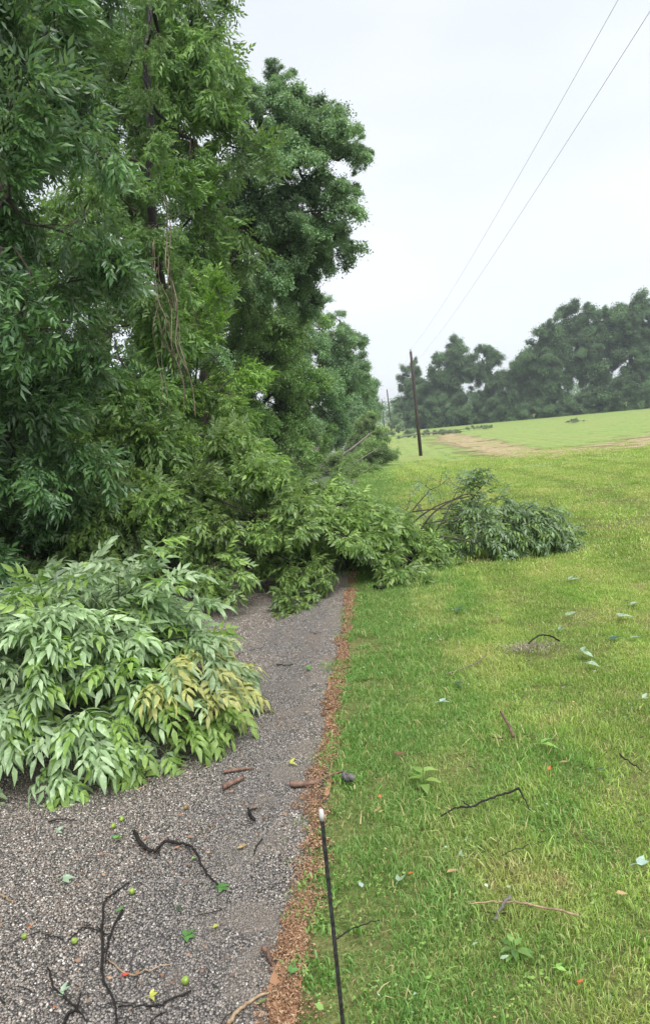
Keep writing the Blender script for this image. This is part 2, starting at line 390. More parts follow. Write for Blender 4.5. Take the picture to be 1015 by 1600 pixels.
M['flakes'] = flake_mat()
def floor_mat():
    m, nt, out = newmat('forest_floor'); P = pos(nt); n1 = noise(nt, P, 14, 6.0, .7); n2 = noise(nt, P, 1.2, 3.0)
    c = mixc(nt, rng_(nt, n1, .35, .65), (.022, .017, .012), (.085, .062, .04)); c = mixc(nt, math_(nt, 'MULTIPLY', rng_(nt, n2, .5, .7), .5), c, (.04, .075, .022))
    p = princ(nt, c, .9, .2); bump(nt, n1, .9, .05, p); nt.links.new(p.outputs[0], out.inputs[0]); return m
M['floor'] = floor_mat()
def soil_mat():
    m, nt, out = newmat('bare_soil'); P = pos(nt); n1 = noise(nt, P, 2.2, 6.0, .75); e = attr(nt, 'tint'); n2 = noise(nt, P, .35, 3.0, .6)
    c = mixc(nt, rng_(nt, n1, .35, .65), (.24, .175, .10), (.46, .37, .23)); c = mixc(nt, math_(nt, 'MULTIPLY', rng_(nt, n2, .45, .62), .6), c, (.20, .23, .07))
    p = princ(nt, c, .95, .1); tr = N(nt, 'ShaderNodeBsdfTransparent'); mx = N(nt, 'ShaderNodeMixShader')
    a = rng_(nt, math_(nt, 'ADD', e, math_(nt, 'MULTIPLY', math_(nt, 'SUBTRACT', n2, .5), 3.2)), .15, 1.0)
    nt.links.new(a, mx.inputs[0]); nt.links.new(tr.outputs[0], mx.inputs[1]); nt.links.new(p.outputs[0], mx.inputs[2]); nt.links.new(mx.outputs[0], out.inputs[0]); return m
M['soil'] = soil_mat()

# ------------------------------------------------------------------ the ground, the road
def sheet(name, xf0, xf1, ys, mat, nx=2, lift=0.0, kind='structure', crown=0.0):
    ys = np.asarray(ys, float); V = []; F_ = []
    for y in ys:
        a, b = xf0(y), xf1(y); xx = np.linspace(a, b, nx); u = np.linspace(-1, 1, nx)
        for q in range(nx): V.append((xx[q], y, float(T(xx[q], y))+lift+crown*(1-u[q]**2)))
    for i in range(len(ys)-1):
        for q in range(nx-1):
            a = i*nx+q; F_ += [(a, a+1, a+nx+1), (a, a+nx+1, a+nx)]
    mb = MB(); mb.add(V, F_); o = link(name, mb.mesh(name, [mat])); return tag(o, kind=kind)
YS = np.concatenate([np.arange(-40, 70, 1.0), np.arange(70, 200, 10), [250, 350, 500, 800, 1500]])
sheet('ground', lambda y: -1500, lambda y: 1500, YS, M['ground'], nx=9, lift=-.012)
wob = lambda y: .035*math.sin(y*2.3)+.02*math.sin(y*7.1+1)+.012*math.sin(y*17)
YR = np.concatenate([np.arange(-20, 12, .12), np.arange(12, 200, 1.0)])
sheet('road', lambda y: float(edge_x(y))-3.6, lambda y: float(edge_x(y))+wob(y), YR, M['asphalt'], nx=5, lift=-.006, crown=0.0)
sheet('forest_floor', lambda y: -120, lambda y: float(edge_x(y))-3.55, YR[::2], M['floor'], nx=6, lift=.002)
sheet('litter_strip', lambda y: float(edge_x(y))-.01+wob(y)*1.2, lambda y: float(edge_x(y))+.02+.015*math.sin(y*3.7), np.arange(-3, 12, .1), M['flakes'], nx=2, lift=.004)

# bare soil track across the lawn
def soil_path(pxs, widths, name='bare_soil_path'):
    P = spline([gp(*p) for p in pxs], 60); Wd = np.interp(np.linspace(0, 1, 60), np.linspace(0, 1, len(widths)), widths)
    mb = MB(); d = np.gradient(P[:, :2], axis=0); d /= np.linalg.norm(d, axis=1, keepdims=True); nrm = np.stack([-d[:, 1], d[:, 0]], 1)
    V = []; Ti = []; F_ = []; us = np.linspace(-1, 1, 9)
    for i in range(60):
        for u in us:
            x, y = P[i, :2]+nrm[i]*u*Wd[i]; V.append((x, y, float(T(x, y))+.05)); Ti.append(min(1, (1-abs(u))*1.6)*min(1, 4*min(i, 59-i)/59*3+.0))
    for i in range(59):
        for q in range(8): a = i*9+q; F_ += [(a, a+1, a+10), (a, a+10, a+9)]
    mb.add(V, F_, np.array(Ti)); tag(link(name, mb.mesh(name, [M['soil']])), kind='structure')
def soil_area(tops, bots, name='bare_soil'):
    xs = np.linspace(tops[0][0], tops[-1][0], 60); V = []; Ti = []; F_ = []; n = 10
    yt = np.interp(xs, *zip(*tops)); yb = np.interp(xs, *zip(*bots))
    for i in range(60):
        a, b = gp(xs[i], yt[i]), gp(xs[i], yb[i])
        for q in range(n):
            p = a+(b-a)*q/(n-1); V.append((p[0], p[1], float(T(p[0], p[1]))+.05)); Ti.append(min(1, 2.6*min(q, n-1-q)/(n-1)*1.2)*min(1, min(i, 59-i)/6))
    for i in range(59):
        for q in range(n-1): a = i*n+q; F_ += [(a, a+n, a+n+1), (a, a+n+1, a+1)]
    mb = MB(); mb.add(V, F_, np.array(Ti)); tag(link(name, mb.mesh(name, [M['soil']])), kind='structure')
soil_area([(655, 680), (700, 672), (760, 682), (820, 692), (860, 700), (920, 691), (1015, 672), (1120, 658)],
          [(655, 694), (700, 708), (760, 720), (820, 724), (860, 720), (920, 718), (1015, 709), (1120, 700)])

# ------------------------------------------------------------------ ground cover through geometry nodes (stuff)
def scatter(name, src, pts, rots, scl):
    me = bpy.data.meshes.new(name); me.vertices.add(len(pts)); me.vertices.foreach_set('co', np.asarray(pts, np.float32).ravel())
    for nm, arr in (('rot', rots), ('scl', scl)):
        a = me.attributes.new(nm, 'FLOAT_VECTOR', 'POINT'); a.data.foreach_set('vector', np.asarray(arr, np.float32).ravel())
    o = link(name, me); ng = bpy.data.node_groups.new(name, 'GeometryNodeTree')
    ng.interface.new_socket('Geometry', in_out='INPUT', socket_type='NodeSocketGeometry'); ng.interface.new_socket('Geometry', in_out='OUTPUT', socket_type='NodeSocketGeometry')
    gi = ng.nodes.new('NodeGroupInput'); go = ng.nodes.new('NodeGroupOutput'); ip = ng.nodes.new('GeometryNodeInstanceOnPoints'); oi = ng.nodes.new('GeometryNodeObjectInfo')
    oi.inputs['Object'].default_value = src; oi.inputs['As Instance'].default_value = True
    for nm, sk in (('rot', 'Rotation'), ('scl', 'Scale')):
        a = ng.nodes.new('GeometryNodeInputNamedAttribute'); a.data_type = 'FLOAT_VECTOR'; a.inputs['Name'].default_value = nm
        if sk == 'Rotation':
            e = ng.nodes.new('FunctionNodeEulerToRotation'); ng.links.new(a.outputs['Attribute'], e.inputs[0]); ng.links.new(e.outputs[0], ip.inputs[sk])
        else: ng.links.new(a.outputs['Attribute'], ip.inputs[sk])
    ng.links.new(gi.outputs[0], ip.inputs['Points']); ng.links.new(oi.outputs['Geometry'], ip.inputs['Instance']); ng.links.new(ip.outputs[0], go.inputs[0])
    md = o.modifiers.new('scatter', 'NODES'); md.node_group = ng
    return tag(o, kind='stuff')
def src_obj(name, me): return bpy.data.objects.new(name, me)
def blades(n, R, h0, h1, w, lean, seed, square=True):
    r = np.random.default_rng(seed); p = r.uniform(-R, R, (n, 2)) if square else r.normal(0, R*.5, (n, 2))
    h = r.uniform(h0, h1, n)*r.uniform(.6, 1.1, n); a = r.uniform(0, 2*pi, n); l = r.uniform(.2, 1.0, n)*lean; b = r.uniform(0, 2*pi, n)
    ww = w*r.uniform(.6, 1.3, n)
    dx, dy = np.cos(a), np.sin(a); sx, sy = np.cos(b)*ww/2, np.sin(b)*ww/2
    V = np.zeros((n, 5, 3))
    for k, (u, wd) in enumerate(((0, 1), (0, -1), (.55, .85), (.55, -.85), (1, 0))):
        bend = l*u**1.8*h; V[:, k, 0] = p[:, 0]+dx*bend+sx*wd; V[:, k, 1] = p[:, 1]+dy*bend+sy*wd
        V[:, k, 2] = h*u*np.sqrt(np.maximum(.15, 1-(np.minimum(l, .95)*u)**2))-(.004 if u == 0 else 0)
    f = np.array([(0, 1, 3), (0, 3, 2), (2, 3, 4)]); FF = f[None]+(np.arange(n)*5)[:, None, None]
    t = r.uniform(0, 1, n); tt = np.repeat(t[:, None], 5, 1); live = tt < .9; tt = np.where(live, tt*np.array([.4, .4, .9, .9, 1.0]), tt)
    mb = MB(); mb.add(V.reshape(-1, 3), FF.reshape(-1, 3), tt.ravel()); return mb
def in_view(x, y, m=1.0):
    # keep what lies in the widened field of view
    return (x > -0.6-.0*y) & (x < 0.42*y+m+.15)
def fld(n, y0, y1, x0f, x1f, seed):
    r = np.random.default_rng(seed); out = []
    y = r.uniform(y0, y1, n*3); x = r.uniform(-1, 1, n*3)*((x1f(y1)-x0f(y1))/2)+(x1f(y1)+x0f(y1))/2
    k = (x > x0f(y)) & (x < x1f(y)); return x[k], y[k], r
def scatter_field(name, mk, nvar, dens, y0, y1, x0f, x1f, zs=(.8, 1.2), ss=(.85, 1.2), keep=None, seed=1, tilt=.06):
    xa, xb = float(np.min([x0f(y0), x0f(y1)])), float(np.max([x1f(y0), x1f(y1)])); area = (xb-xa)*(y1-y0)
    for k in range(nvar):
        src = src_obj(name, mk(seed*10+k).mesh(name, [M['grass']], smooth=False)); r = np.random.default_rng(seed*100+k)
        n = int(area*dens/nvar); x = r.uniform(xa, xb, n); y = r.uniform(y0, y1, n); q = (x > x0f(y)) & (x < x1f(y))
        if keep is not None: q &= keep(x, y, r)
        x, y = x[q], y[q]; n = len(x); s = r.uniform(*ss, n)
        scatter(name, src, np.stack([x, y, T(x, y)-.008], 1), np.stack([r.normal(0, tilt, n), r.normal(0, tilt, n), r.uniform(0, 2*pi, n)], 1), np.stack([s, s, s*r.uniform(*zs, n)], 1))
def vnoise(x, y, s, seed=0):
    # cheap smooth value noise
    g = np.random.default_rng(seed).uniform(0, 1, (256, 256)); xs, ys = x*s+40, y*s+40
    i, j = np.floor(xs).astype(int), np.floor(ys).astype(int); u, v = xs-i, ys-j; u = u*u*(3-2*u); v = v*v*(3-2*v)
    a, b, c, d = g[i % 256, j % 256], g[(i+1) % 256, j % 256], g[i % 256, (j+1) % 256], g[(i+1) % 256, (j+1) % 256]
    return (a*(1-u)+b*u)*(1-v)+(c*(1-u)+d*u)*v
ex = lambda y: edge_x(y)+.0
rt = lambda y: .42*y+1.6
scatter_field('grass', lambda s: blades(700, .19, .014, .036, .0031, 1.15, s), 4, 36, 1.3, 8.5, lambda y: ex(y)+.06+.04*np.sin(y*6), rt, seed=1)
scatter_field('long_grass', lambda s: blades(150, .15, .030, .085, .0040, 1.3, s, False), 4, 26, 1.3, 9.5, lambda y: ex(y)+.05, lambda y: rt(y)*0+1.5, seed=2,
              keep=lambda x, y, r: r.uniform(0, 1, len(x)) < np.clip(1.15-(x-.0)/.95+(vnoise(x, y, 1.3)-.5)*2.4, 0, 1)*np.clip((x+.42)/.3, .12, 1), tilt=.18)
scatter_field('grass_tuft', lambda s: blades(90, .10, .025, .060, .0040, 1.3, s, False), 3, 10, 1.3, 12, lambda y: ex(y)+.15, rt, seed=3,
              keep=lambda x, y, r: vnoise(x, y, 2.4, 3)+r.uniform(-.15, .15, len(x)) > .52, tilt=.2)
scatter_field('grass', lambda s: blades(620, .45, .022, .055, .009, 1.1, s), 4, 5.5, 8.0, 24, ex, rt, seed=4)
scatter_field('grass', lambda s: blades(420, .8, .03, .075, .018, 1.0, s), 3, 1.25, 23, 62, lambda y: edge_x(y)+.1, rt, seed=5, keep=lambda x, y, r: r.uniform(0, 1, len(x)) < np.clip((64-y)/26, 0, 1))
scatter_field('verge_weeds', lambda s: blades(60, .06, .015, .045, .007, 1.5, s, False), 2, 95, 1.3, 9.5, lambda y: edge_x(y)-.0, lambda y: ex(y)+.2, seed=6, tilt=.3,
              keep=lambda x, y, r: vnoise(x, y, 4.0, 9) > .36)

# stones of the chip-seal surface near the camera
def stones(seed, R=.16, sp=.0092):
    r = np.random.default_rng(seed); n = int(2*R/sp); gx, gy = np.meshgrid(np.arange(n), np.arange(n)); m = n*n
    cx = (gx.ravel()+.5+r.uniform(-.42, .42, m))*sp-R; cy_ = (gy.ravel()+.5+r.uniform(-.42, .42, m))*sp-R
    keep = r.uniform(0, 1, m) < .86; cx, cy_ = cx[keep], cy_[keep]; m = len(cx)
    rad = sp*np.clip(r.lognormal(-.72, .28, m), .28, .85); a = r.uniform(0, 2*pi, m); el = r.uniform(.65, 1.0, m); k = 5
    th = np.arange(k)*2*pi/k; rr = rad[:, None]*r.uniform(.8, 1.2, (m, k)); X = np.cos(th)[None]*rr; Y = np.sin(th)[None]*rr*el[:, None]
    ca, sa = np.cos(a)[:, None], np.sin(a)[:, None]; hz = rad*r.uniform(.2, .6, m)
    V = np.zeros((m, 11, 3)); V[:, :5, 0] = X*ca-Y*sa; V[:, :5, 1] = X*sa+Y*ca; V[:, 5:10, :2] = V[:, :5, :2]*r.uniform(.5, .75, (m, 1, 1))
    V[:, :5, 2] = -.002; V[:, 5:10, 2] = hz[:, None]*r.uniform(.75, 1.15, (m, 5)); V[:, 10, 2] = hz*1.05
    V[:, :, 0] += cx[:, None]; V[:, :, 1] += cy_[:, None]
    f = []
    for i in range(5):
        j = (i+1) % 5; f += [(i, j, 5+j), (i, 5+j, 5+i), (5+i, 5+j, 10)]
    FF = np.array(f)[None]+(np.arange(m)*11)[:, None, None]; mb = MB()
    mb.add(V.reshape(-1, 3), FF.reshape(-1, 3), np.repeat(r.uniform(0, 1, m)**1.15, 11)); return mb
for k in range(4):
    src = src_obj('road_stones', stones(60+k).mesh('road_stones', [M['stones']], smooth=False)); r = np.random.default_rng(90+k)
    gx, gy = np.meshgrid(np.arange(-12, 1), np.arange(4, 39)); sel = r.integers(0, 1000, gx.shape); sel = (np.random.default_rng(5).integers(0, 4, gx.shape) == k)
    x = gx[sel]*.31-.62; y = gy[sel]*.31+.16; n = len(x)
    u = (x-(edge_x(y)-1.8))/1.8; z = T(x, y)-.0055
    scatter('road_stones', src, np.stack([x, y, z], 1), np.stack([0*x, 0*x, r.integers(0, 4, n)*pi/2], 1), np.ones((n, 3)))
# orange-brown flakes washed along the road edge, and small leaf scraps
def flakes(n, R, l0, l1, seed, w=.4):
    r = np.random.default_rng(seed); mb = MB(); V = np.zeros((n, 4, 3)); p = r.uniform(-R, R, (n, 2)); a = r.uniform(0, 2*pi, n); l = r.uniform(l0, l1, n)/2; ww = l*r.uniform(.15, w, n)
    ca, sa = np.cos(a), np.sin(a)
    for k, (u, v) in enumerate(((-1, 0), (0, -1), (1, 0), (0, 1))):
        V[:, k, 0] = p[:, 0]+u*l*ca-v*ww*sa; V[:, k, 1] = p[:, 1]+u*l*sa+v*ww*ca; V[:, k, 2] = r.uniform(.001, .011, n)
    FF = np.array([(0, 1, 2), (0, 2, 3)])[None]+(np.arange(n)*4)[:, None, None]; mb.add(V.reshape(-1, 3), FF.reshape(-1, 3), np.repeat(r.uniform(0, 1, n), 4)); return mb
for k in range(3):
    src = src_obj('wood_litter', flakes(90, .034, .005, .014, 40+k).mesh('wood_litter', [M['flakes']], smooth=False)); r = np.random.default_rng(140+k)
    n = 300; y = 1.2+7.8*r.uniform(0, 1, n)**1.2; x = edge_x(y)+.015*np.sin(y*5)+r.normal(0, 1, n)*np.interp(y, [1.2, 2.6, 5], [.062, .030, .016]); q = vnoise(x*3, y, 3.2, 8)+r.uniform(-.3, .3, n) > .40; x, y = x[q], y[q]; n = len(x)
    scatter('wood_litter', src, np.stack([x, y, T(x, y)+.004], 1), np.stack([r.normal(0, .04, n), r.normal(0, .04, n), r.uniform(0, 6.3, n)], 1), np.ones((n, 3))*r.uniform(.7, 1.2, (n, 1)))
src = src_obj('road_crumbs', flakes(14, .20, .008, .03, 55, .5).mesh('road_crumbs', [M['flakes']], smooth=False)); r = np.random.default_rng(8)
n = 150; y = r.uniform(1.3, 8, n); x = edge_x(y)-r.uniform(.1, 3.2, n)
scatter('road_crumbs', src, np.stack([x, y, T(x, y)+.003], 1), np.stack([0*x, 0*x, r.uniform(0, 6.3, n)], 1), np.ones((n, 3)))

# ------------------------------------------------------------------ boughs: leafy ends shared by the standing and fallen trees
LEAF_N = [compound(3, .20, .085, 0, .36, .9, s) for s in range(5)]
LEAF_H = [compound(3, .135, .080, 1, .35, 1.1+.15*(s % 3), 20+s) for s in range(9)]
LEAF_P = [compound(3, .15, .084, 0, .40, .8, 60+s) for s in range(6)]
LEAF_M = [clump(9, .20, .105, .46, 40+s) for s in range(4)]
LEAF_F = [clump(9, .75, .30, .6, 50+s) for s in range(4)]
def bough(Lb, nsub, per, tmpl, seed, leafmat, barkmat, lsc=1.0, spread=.62, droop=.25, rt=.006):
    r = np.random.default_rng(seed); mb = MB()
    main = spline([(0, 0, 0), (Lb*.35, r.normal(0, .06)*Lb, .05*Lb), (Lb*.7, r.normal(0, .1)*Lb, -droop*.3*Lb), (Lb, r.normal(0, .12)*Lb, -droop*Lb)], 9)
    v, f = tube(main, np.linspace(rt*2.2, rt*.6, 9), 4, False); mb.add(v, f, .5, 1)
    Pp = []; Dd = []
    for k in range(nsub):
        u = r.uniform(.12, 1); i = u*8; b = main[int(i)]+(main[min(8, int(i)+1)]-main[int(i)])*(i % 1); s = r.choice([-1, 1])
        ln = Lb*spread*r.uniform(.45, 1)*(1.12-.62*u); d = np.array([r.uniform(.25, 1), s*r.uniform(.3, 1.1), r.normal(.05, .4)]); d /= np.linalg.norm(d)
        e = b+d*ln; e[2] -= droop*ln*.9; tw = spline([b, b+d*ln*.5, e], 5); v, f = tube(tw, np.linspace(rt*.8, rt*.3, 5), 3, False); mb.add(v, f, .5, 1)
        for q in range(per):
            w = r.uniform(.25, 1)*4; p = tw[min(3, int(w))]+(tw[min(4, int(w)+1)]-tw[min(3, int(w))])*(w % 1 if w < 4 else 1)
            Pp.append(p+r.normal(0, .02*Lb, 3)); Dd.append(d*.7+r.normal(0, .55, 3)+np.array([0, 0, -.35]))
    Pp = np.array(Pp); Dd = np.array(Dd); n = len(Pp)
    put_leaves(mb, tmpl, Pp, frames(Dd, r, .45), r.uniform(.75, 1.2, n)*lsc, r.normal(0, .14, n), 0, r)
    return mb
BR = {}
def bough_set(kind, leafmat, barkmat='bark_dark'):
    key = (kind, leafmat)
    if key not in BR:
        a = dict(N=(.75, 15, 8, LEAF_N, .95), M=(1.25, 24, 8, LEAF_M, .78), F=(3.0, 20, 9, LEAF_F, .85), P=(.66, 13, 8, LEAF_P, 1.0))[kind]
        BR[key] = [bough(a[0], a[1], a[2], a[3], 300+10*k+ord(kind), leafmat, barkmat, a[4], rt={'N': .006, 'M': .012, 'F': .03, 'P': .006}[kind]).mesh('leafy_bough', [M[leafmat], M[barkmat]], smooth=False) for k in range(4 if kind != 'F' else 5)]
    return BR[key], dict(N=.75, M=1.25, F=3.2, P=.66)[kind]
def place_boughs(crown, origin, pts, dirs, kind, leafmat, r, smin=.8, smax=1.25, roll=.5):
    ms, Lb = bough_set(kind, leafmat)
    Fm = frames(dirs, r, roll)
    smin = np.broadcast_to(smin, (len(pts),)); smax = np.broadcast_to(smax, (len(pts),))
    for i in range(len(pts)):
        s = r.uniform(smin[i], smax[i]); o = bpy.data.objects.new('leafy_bough', ms[r.integers(0, len(ms))]); C.objects.link(o); o.parent = crown
        R = Fm[i]*s; p = pts[i]-origin; o.matrix_local = Matrix(((R[0, 0], R[0, 1], R[0, 2], p[0]), (R[1, 0], R[1, 1], R[1, 2], p[1]), (R[2, 0], R[2, 1], R[2, 2], p[2]), (0, 0, 0, 1)))
def shell(c, rad, n, Lb, r, inner=.25, low=-1.0):
    d = r.normal(0, 1, (n*2, 3)); d /= np.linalg.norm(d, axis=1, keepdims=True); d = d[d[:, 2] > low][:n]
    k = np.where(r.uniform(0, 1, len(d)) < inner, r.uniform(.1, .6, len(d)), r.uniform(.7, 1.15, len(d)))
    pts = c+d*np.maximum(rad-.55*Lb, rad*.35)*k[:, None]; return pts, d
def ragged(lobes, seed, k=2, f=.55):
    r = np.random.default_rng(seed); out = list(lobes)
    for (px, py, Y, rp) in lobes:
        for _ in range(k): a = r.uniform(0, 2*pi); out.append((px+rp*.95*cos(a), py-abs(rp*.85*sin(a))*(1 if r.uniform() < .7 else -1), Y+r.uniform(-1, 1)*rp*Y/F, rp*f*r.uniform(.7, 1.15)))
    return out
def tree(label, cat, base, lobes, kind, leafmat, trunk_r, group=None, name='broadleaf_tree', cover=1.5, seed=1, trunk=None, bark='bark_dark', droop=.35, smin=.8, smax=1.2, bias=(0, 0, 0), roll=.5):
    """lobes: (px, py, Y, radius in photo pixels) - the masses of the crown, turned into real positions and sizes"""
    r = np.random.default_rng(seed); b = np.array([base[0], base[1], float(T(*base))]); _, Lb = bough_set(kind, leafmat)
    PT = []; DR = []; SC = []
    for (px, py, Y, rp) in lobes:
        c = at(px, py, Y); rad = rp*Y/F; ls = min(1.0, 1.25*rad/Lb); n = int(np.clip(cover*4*rad*rad/(.36*Lb*ls)**2*.16, 5, 70)); p, d = shell(c, rad, n, Lb*ls, r); k = p[:, 2] > T(0, Y)+.15
        PT.append(p[k]); DR.append(d[k]); SC.append(np.full(k.sum(), ls))
    PT = np.concatenate(PT); DR = np.concatenate(DR); SC = np.concatenate(SC)
    if len(PT) > 290: s = r.permutation(len(PT))[:290]; PT, DR, SC = PT[s], DR[s], SC[s]
    e = empty(name, b, label, cat, group)
    top = PT[PT[:, 2] > np.quantile(PT[:, 2], .7)].mean(0); hgt = top[2]-b[2]
    tp = trunk if trunk is not None else [b-(0, 0, .15), b+(top-b)*.3*np.array([.5, .5, 1])+r.normal(0, .015*hgt, 3), b+(top-b)*.62*np.array([.85, .85, 1])+r.normal(0, .02*hgt, 3), top-(0, 0, .1*hgt)]
    tk = spline(tp, 12); P, par, ends = skeleton(tk, PT, seg=max(.35, hgt*.05), bend=.10, r=r)
    mb = MB(); skeleton_tubes(mb, P, par, trunk_r*.09, trunk_r, .55, 5, 0, r)
    # flare at the foot
    v, f = tube([tk[0], tk[0]*.5+tk[1]*.5, tk[1]], [trunk_r*1.35, trunk_r*1.05, trunk_r], 10, False); mb.add(v, f)
    link('trunk', mb.mesh('trunk', [M[bark]], off=b), e)
    cr_ = bpy.data.objects.new('crown', None); C.objects.link(cr_); cr_.parent = e
    D = DR+np.array([0, 0, -droop])+np.asarray(bias); place_boughs(cr_, b, PT, D, kind, leafmat, r, smin*SC, smax*SC, roll)
    return e
def xy(px, py, Y): p = at(px, py, Y); return (p[0], p[1])

# ------------------------------------------------------------------ the wood on the left
tree('dark glossy tree overhanging the road at the left edge, nearest of the standing trees', 'tree', (-5.2, 7.2),
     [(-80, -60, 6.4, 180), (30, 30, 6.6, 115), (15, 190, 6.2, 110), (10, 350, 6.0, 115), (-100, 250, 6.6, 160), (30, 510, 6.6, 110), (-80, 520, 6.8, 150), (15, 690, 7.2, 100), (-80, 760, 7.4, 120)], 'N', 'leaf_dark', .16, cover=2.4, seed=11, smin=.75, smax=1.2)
tree('tall vine-hung tree behind the first one, its dark trunk climbing to the top edge', 'tree', (-4.6, 11.4),
     [(170, -60, 11, 120), (262, -40, 11.5, 68), (215, 60, 11.0, 92), (282, 105, 11.6, 60), (160, 170, 11.4, 70), (318, 205, 12, 55), (300, 200, 10.8, 60), (320, 300, 11.6, 60), (170, 300, 11.6, 70), (250, 380, 12, 60), (238, 40, 9.4, 22), (222, 130, 9.3, 20), (246, 205, 9.3, 20), (226, 285, 9.2, 18), (250, 350, 9.3, 24), (262, 440, 9.3, 24)], 'N', 'leaf_mid', .085, cover=1.3, seed=12, smin=.9, smax=1.4,
     trunk=[np.array([-4.6, 11.4, -.1]), at(262, 640, 10.6), at(252, 440, 9.9), at(232, 300, 9.55), at(238, 200, 9.6), at(226, 90, 9.6), at(236, 20, 9.7), at(228, -60, 10.0)], bark='twig_wet')
tree('mid-green tree filling the gap between the dark near tree and the vine-hung trunk', 'tree', (-5.6, 9.6),
     [(140, 430, 9.4, 90), (170, 520, 9.2, 80), (110, 600, 9.0, 90), (180, 620, 9.6, 80), (150, 700, 9.0, 80), (60, 760, 9.0, 80), (130, 340, 9.8, 60)], 'N', 'leaf_mid', .10, cover=1.5, seed=13, smin=.9, smax=1.3)
tree('bright yellow-green shrub draped in vines in front of the tall trunk', 'shrub', xy(310, 860, 10.6),
     [(300, 470, 10.6, 42), (318, 540, 10.4, 50), (285, 600, 10.4, 50), (335, 620, 10.2, 55), (345, 690, 10, 52), (270, 680, 10.2, 55), (380, 740, 10.0, 36)], 'N', 'leaf_bright', .06, name='shrub', cover=1.8, seed=14)
tree('leaning tree whose broad crown reaches farthest over the road against the sky', 'tree', xy(330, 800, 21),
     ragged([(395, 175, 19, 50), (440, 215, 19.5, 55), (478, 185, 20, 38), (368, 150, 18.5, 28), (455, 175, 20, 28), (445, 405, 21, 42), (430, 440, 21, 50), (515, 258, 20, 44), (455, 260, 20, 70), (400, 300, 20, 75), (512, 322, 20, 38), (480, 350, 20, 55), (420, 400, 20.5, 72), (475, 385, 21, 30), (350, 165, 19.5, 34), (360, 360, 20.5, 70)], 9, 1, .45), 'M', 'leaf_far', .19, cover=3.0, seed=15, smin=.75, smax=1.15, bias=(.7, -.1, .15), roll=.22, droop=.2)
tree('full rounded tree standing lower beneath the crown that reaches over the road', 'tree', xy(400, 760, 26),
     [(350, 480, 25, 75), (400, 520, 26, 68), (445, 500, 27, 38), (400, 600, 26, 72), (430, 620, 27, 55), (360, 660, 25, 60), (430, 680, 26, 40)], 'M', 'leaf_mid', .24, cover=3.2, seed=16, smin=.85, smax=1.25)
tree('dense tree behind the rounded one with its crown edge above the far bend of road', 'tree', xy(468, 735, 40),
     [(475, 510, 40, 36), (510, 525, 40, 34), (480, 570, 40, 50), (515, 585, 42, 42), (530, 500, 42, 20), (470, 630, 40, 46), (440, 670, 38, 36), (500, 640, 42, 32), (540, 595, 43, 30), (530, 560, 43, 28)], 'M', 'leaf_far', .26, cover=2.2, seed=17, smin=1.0, smax=1.4)
tree('farther roadside tree beside the strip of pale road', 'tree', xy(522, 702, 62),
     [(552, 575, 62, 18), (565, 605, 62, 20), (545, 640, 60, 26), (568, 640, 64, 18), (530, 660, 60, 18), (520, 680, 60, 16), (545, 668, 62, 14), (505, 670, 58, 18)], 'F', 'leaf_far', .3, cover=5, seed=18, smin=.8, smax=1.1)
tree('last tree of the wood, small and hazy where the road ends', 'tree', xy(560, 684, 105),
     [(577, 605, 105, 11), (580, 635, 105, 13), (570, 655, 105, 12), (560, 664, 105, 10), (575, 662, 108, 8)], 'F', 'leaf_far', .3, cover=5, seed=19, smin=.8, smax=1.1)
# dense trees deeper in the wood
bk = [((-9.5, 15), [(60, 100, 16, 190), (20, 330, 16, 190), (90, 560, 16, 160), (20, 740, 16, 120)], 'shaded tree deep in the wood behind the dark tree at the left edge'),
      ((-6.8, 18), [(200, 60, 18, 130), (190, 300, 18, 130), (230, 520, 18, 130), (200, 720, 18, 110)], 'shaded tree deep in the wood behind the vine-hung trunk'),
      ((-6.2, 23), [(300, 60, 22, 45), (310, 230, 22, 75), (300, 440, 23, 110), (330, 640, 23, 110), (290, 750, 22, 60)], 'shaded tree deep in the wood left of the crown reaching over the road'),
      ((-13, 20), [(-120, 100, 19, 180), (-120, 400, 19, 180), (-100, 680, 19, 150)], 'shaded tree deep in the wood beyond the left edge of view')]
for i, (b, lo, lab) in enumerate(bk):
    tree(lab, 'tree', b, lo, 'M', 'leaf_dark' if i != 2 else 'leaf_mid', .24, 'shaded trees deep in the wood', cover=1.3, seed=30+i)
# understorey
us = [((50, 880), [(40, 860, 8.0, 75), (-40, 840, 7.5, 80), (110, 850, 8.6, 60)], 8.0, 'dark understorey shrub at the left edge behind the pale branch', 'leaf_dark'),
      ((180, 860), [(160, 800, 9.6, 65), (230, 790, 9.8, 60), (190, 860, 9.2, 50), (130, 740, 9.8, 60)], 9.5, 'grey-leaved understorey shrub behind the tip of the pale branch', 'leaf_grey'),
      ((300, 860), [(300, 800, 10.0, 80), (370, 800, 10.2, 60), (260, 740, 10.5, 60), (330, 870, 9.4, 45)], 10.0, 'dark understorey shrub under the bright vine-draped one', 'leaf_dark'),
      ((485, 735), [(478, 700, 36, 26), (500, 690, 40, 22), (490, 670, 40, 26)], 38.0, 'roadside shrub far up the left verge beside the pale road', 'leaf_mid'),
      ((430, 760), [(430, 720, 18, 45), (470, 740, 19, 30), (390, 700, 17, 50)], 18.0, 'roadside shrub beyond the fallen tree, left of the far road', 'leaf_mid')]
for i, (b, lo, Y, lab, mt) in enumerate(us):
    tree(lab, 'shrub', xy(b[0], b[1], Y), lo, 'P', mt, .045, name='shrub', cover=1.2, seed=50+i)

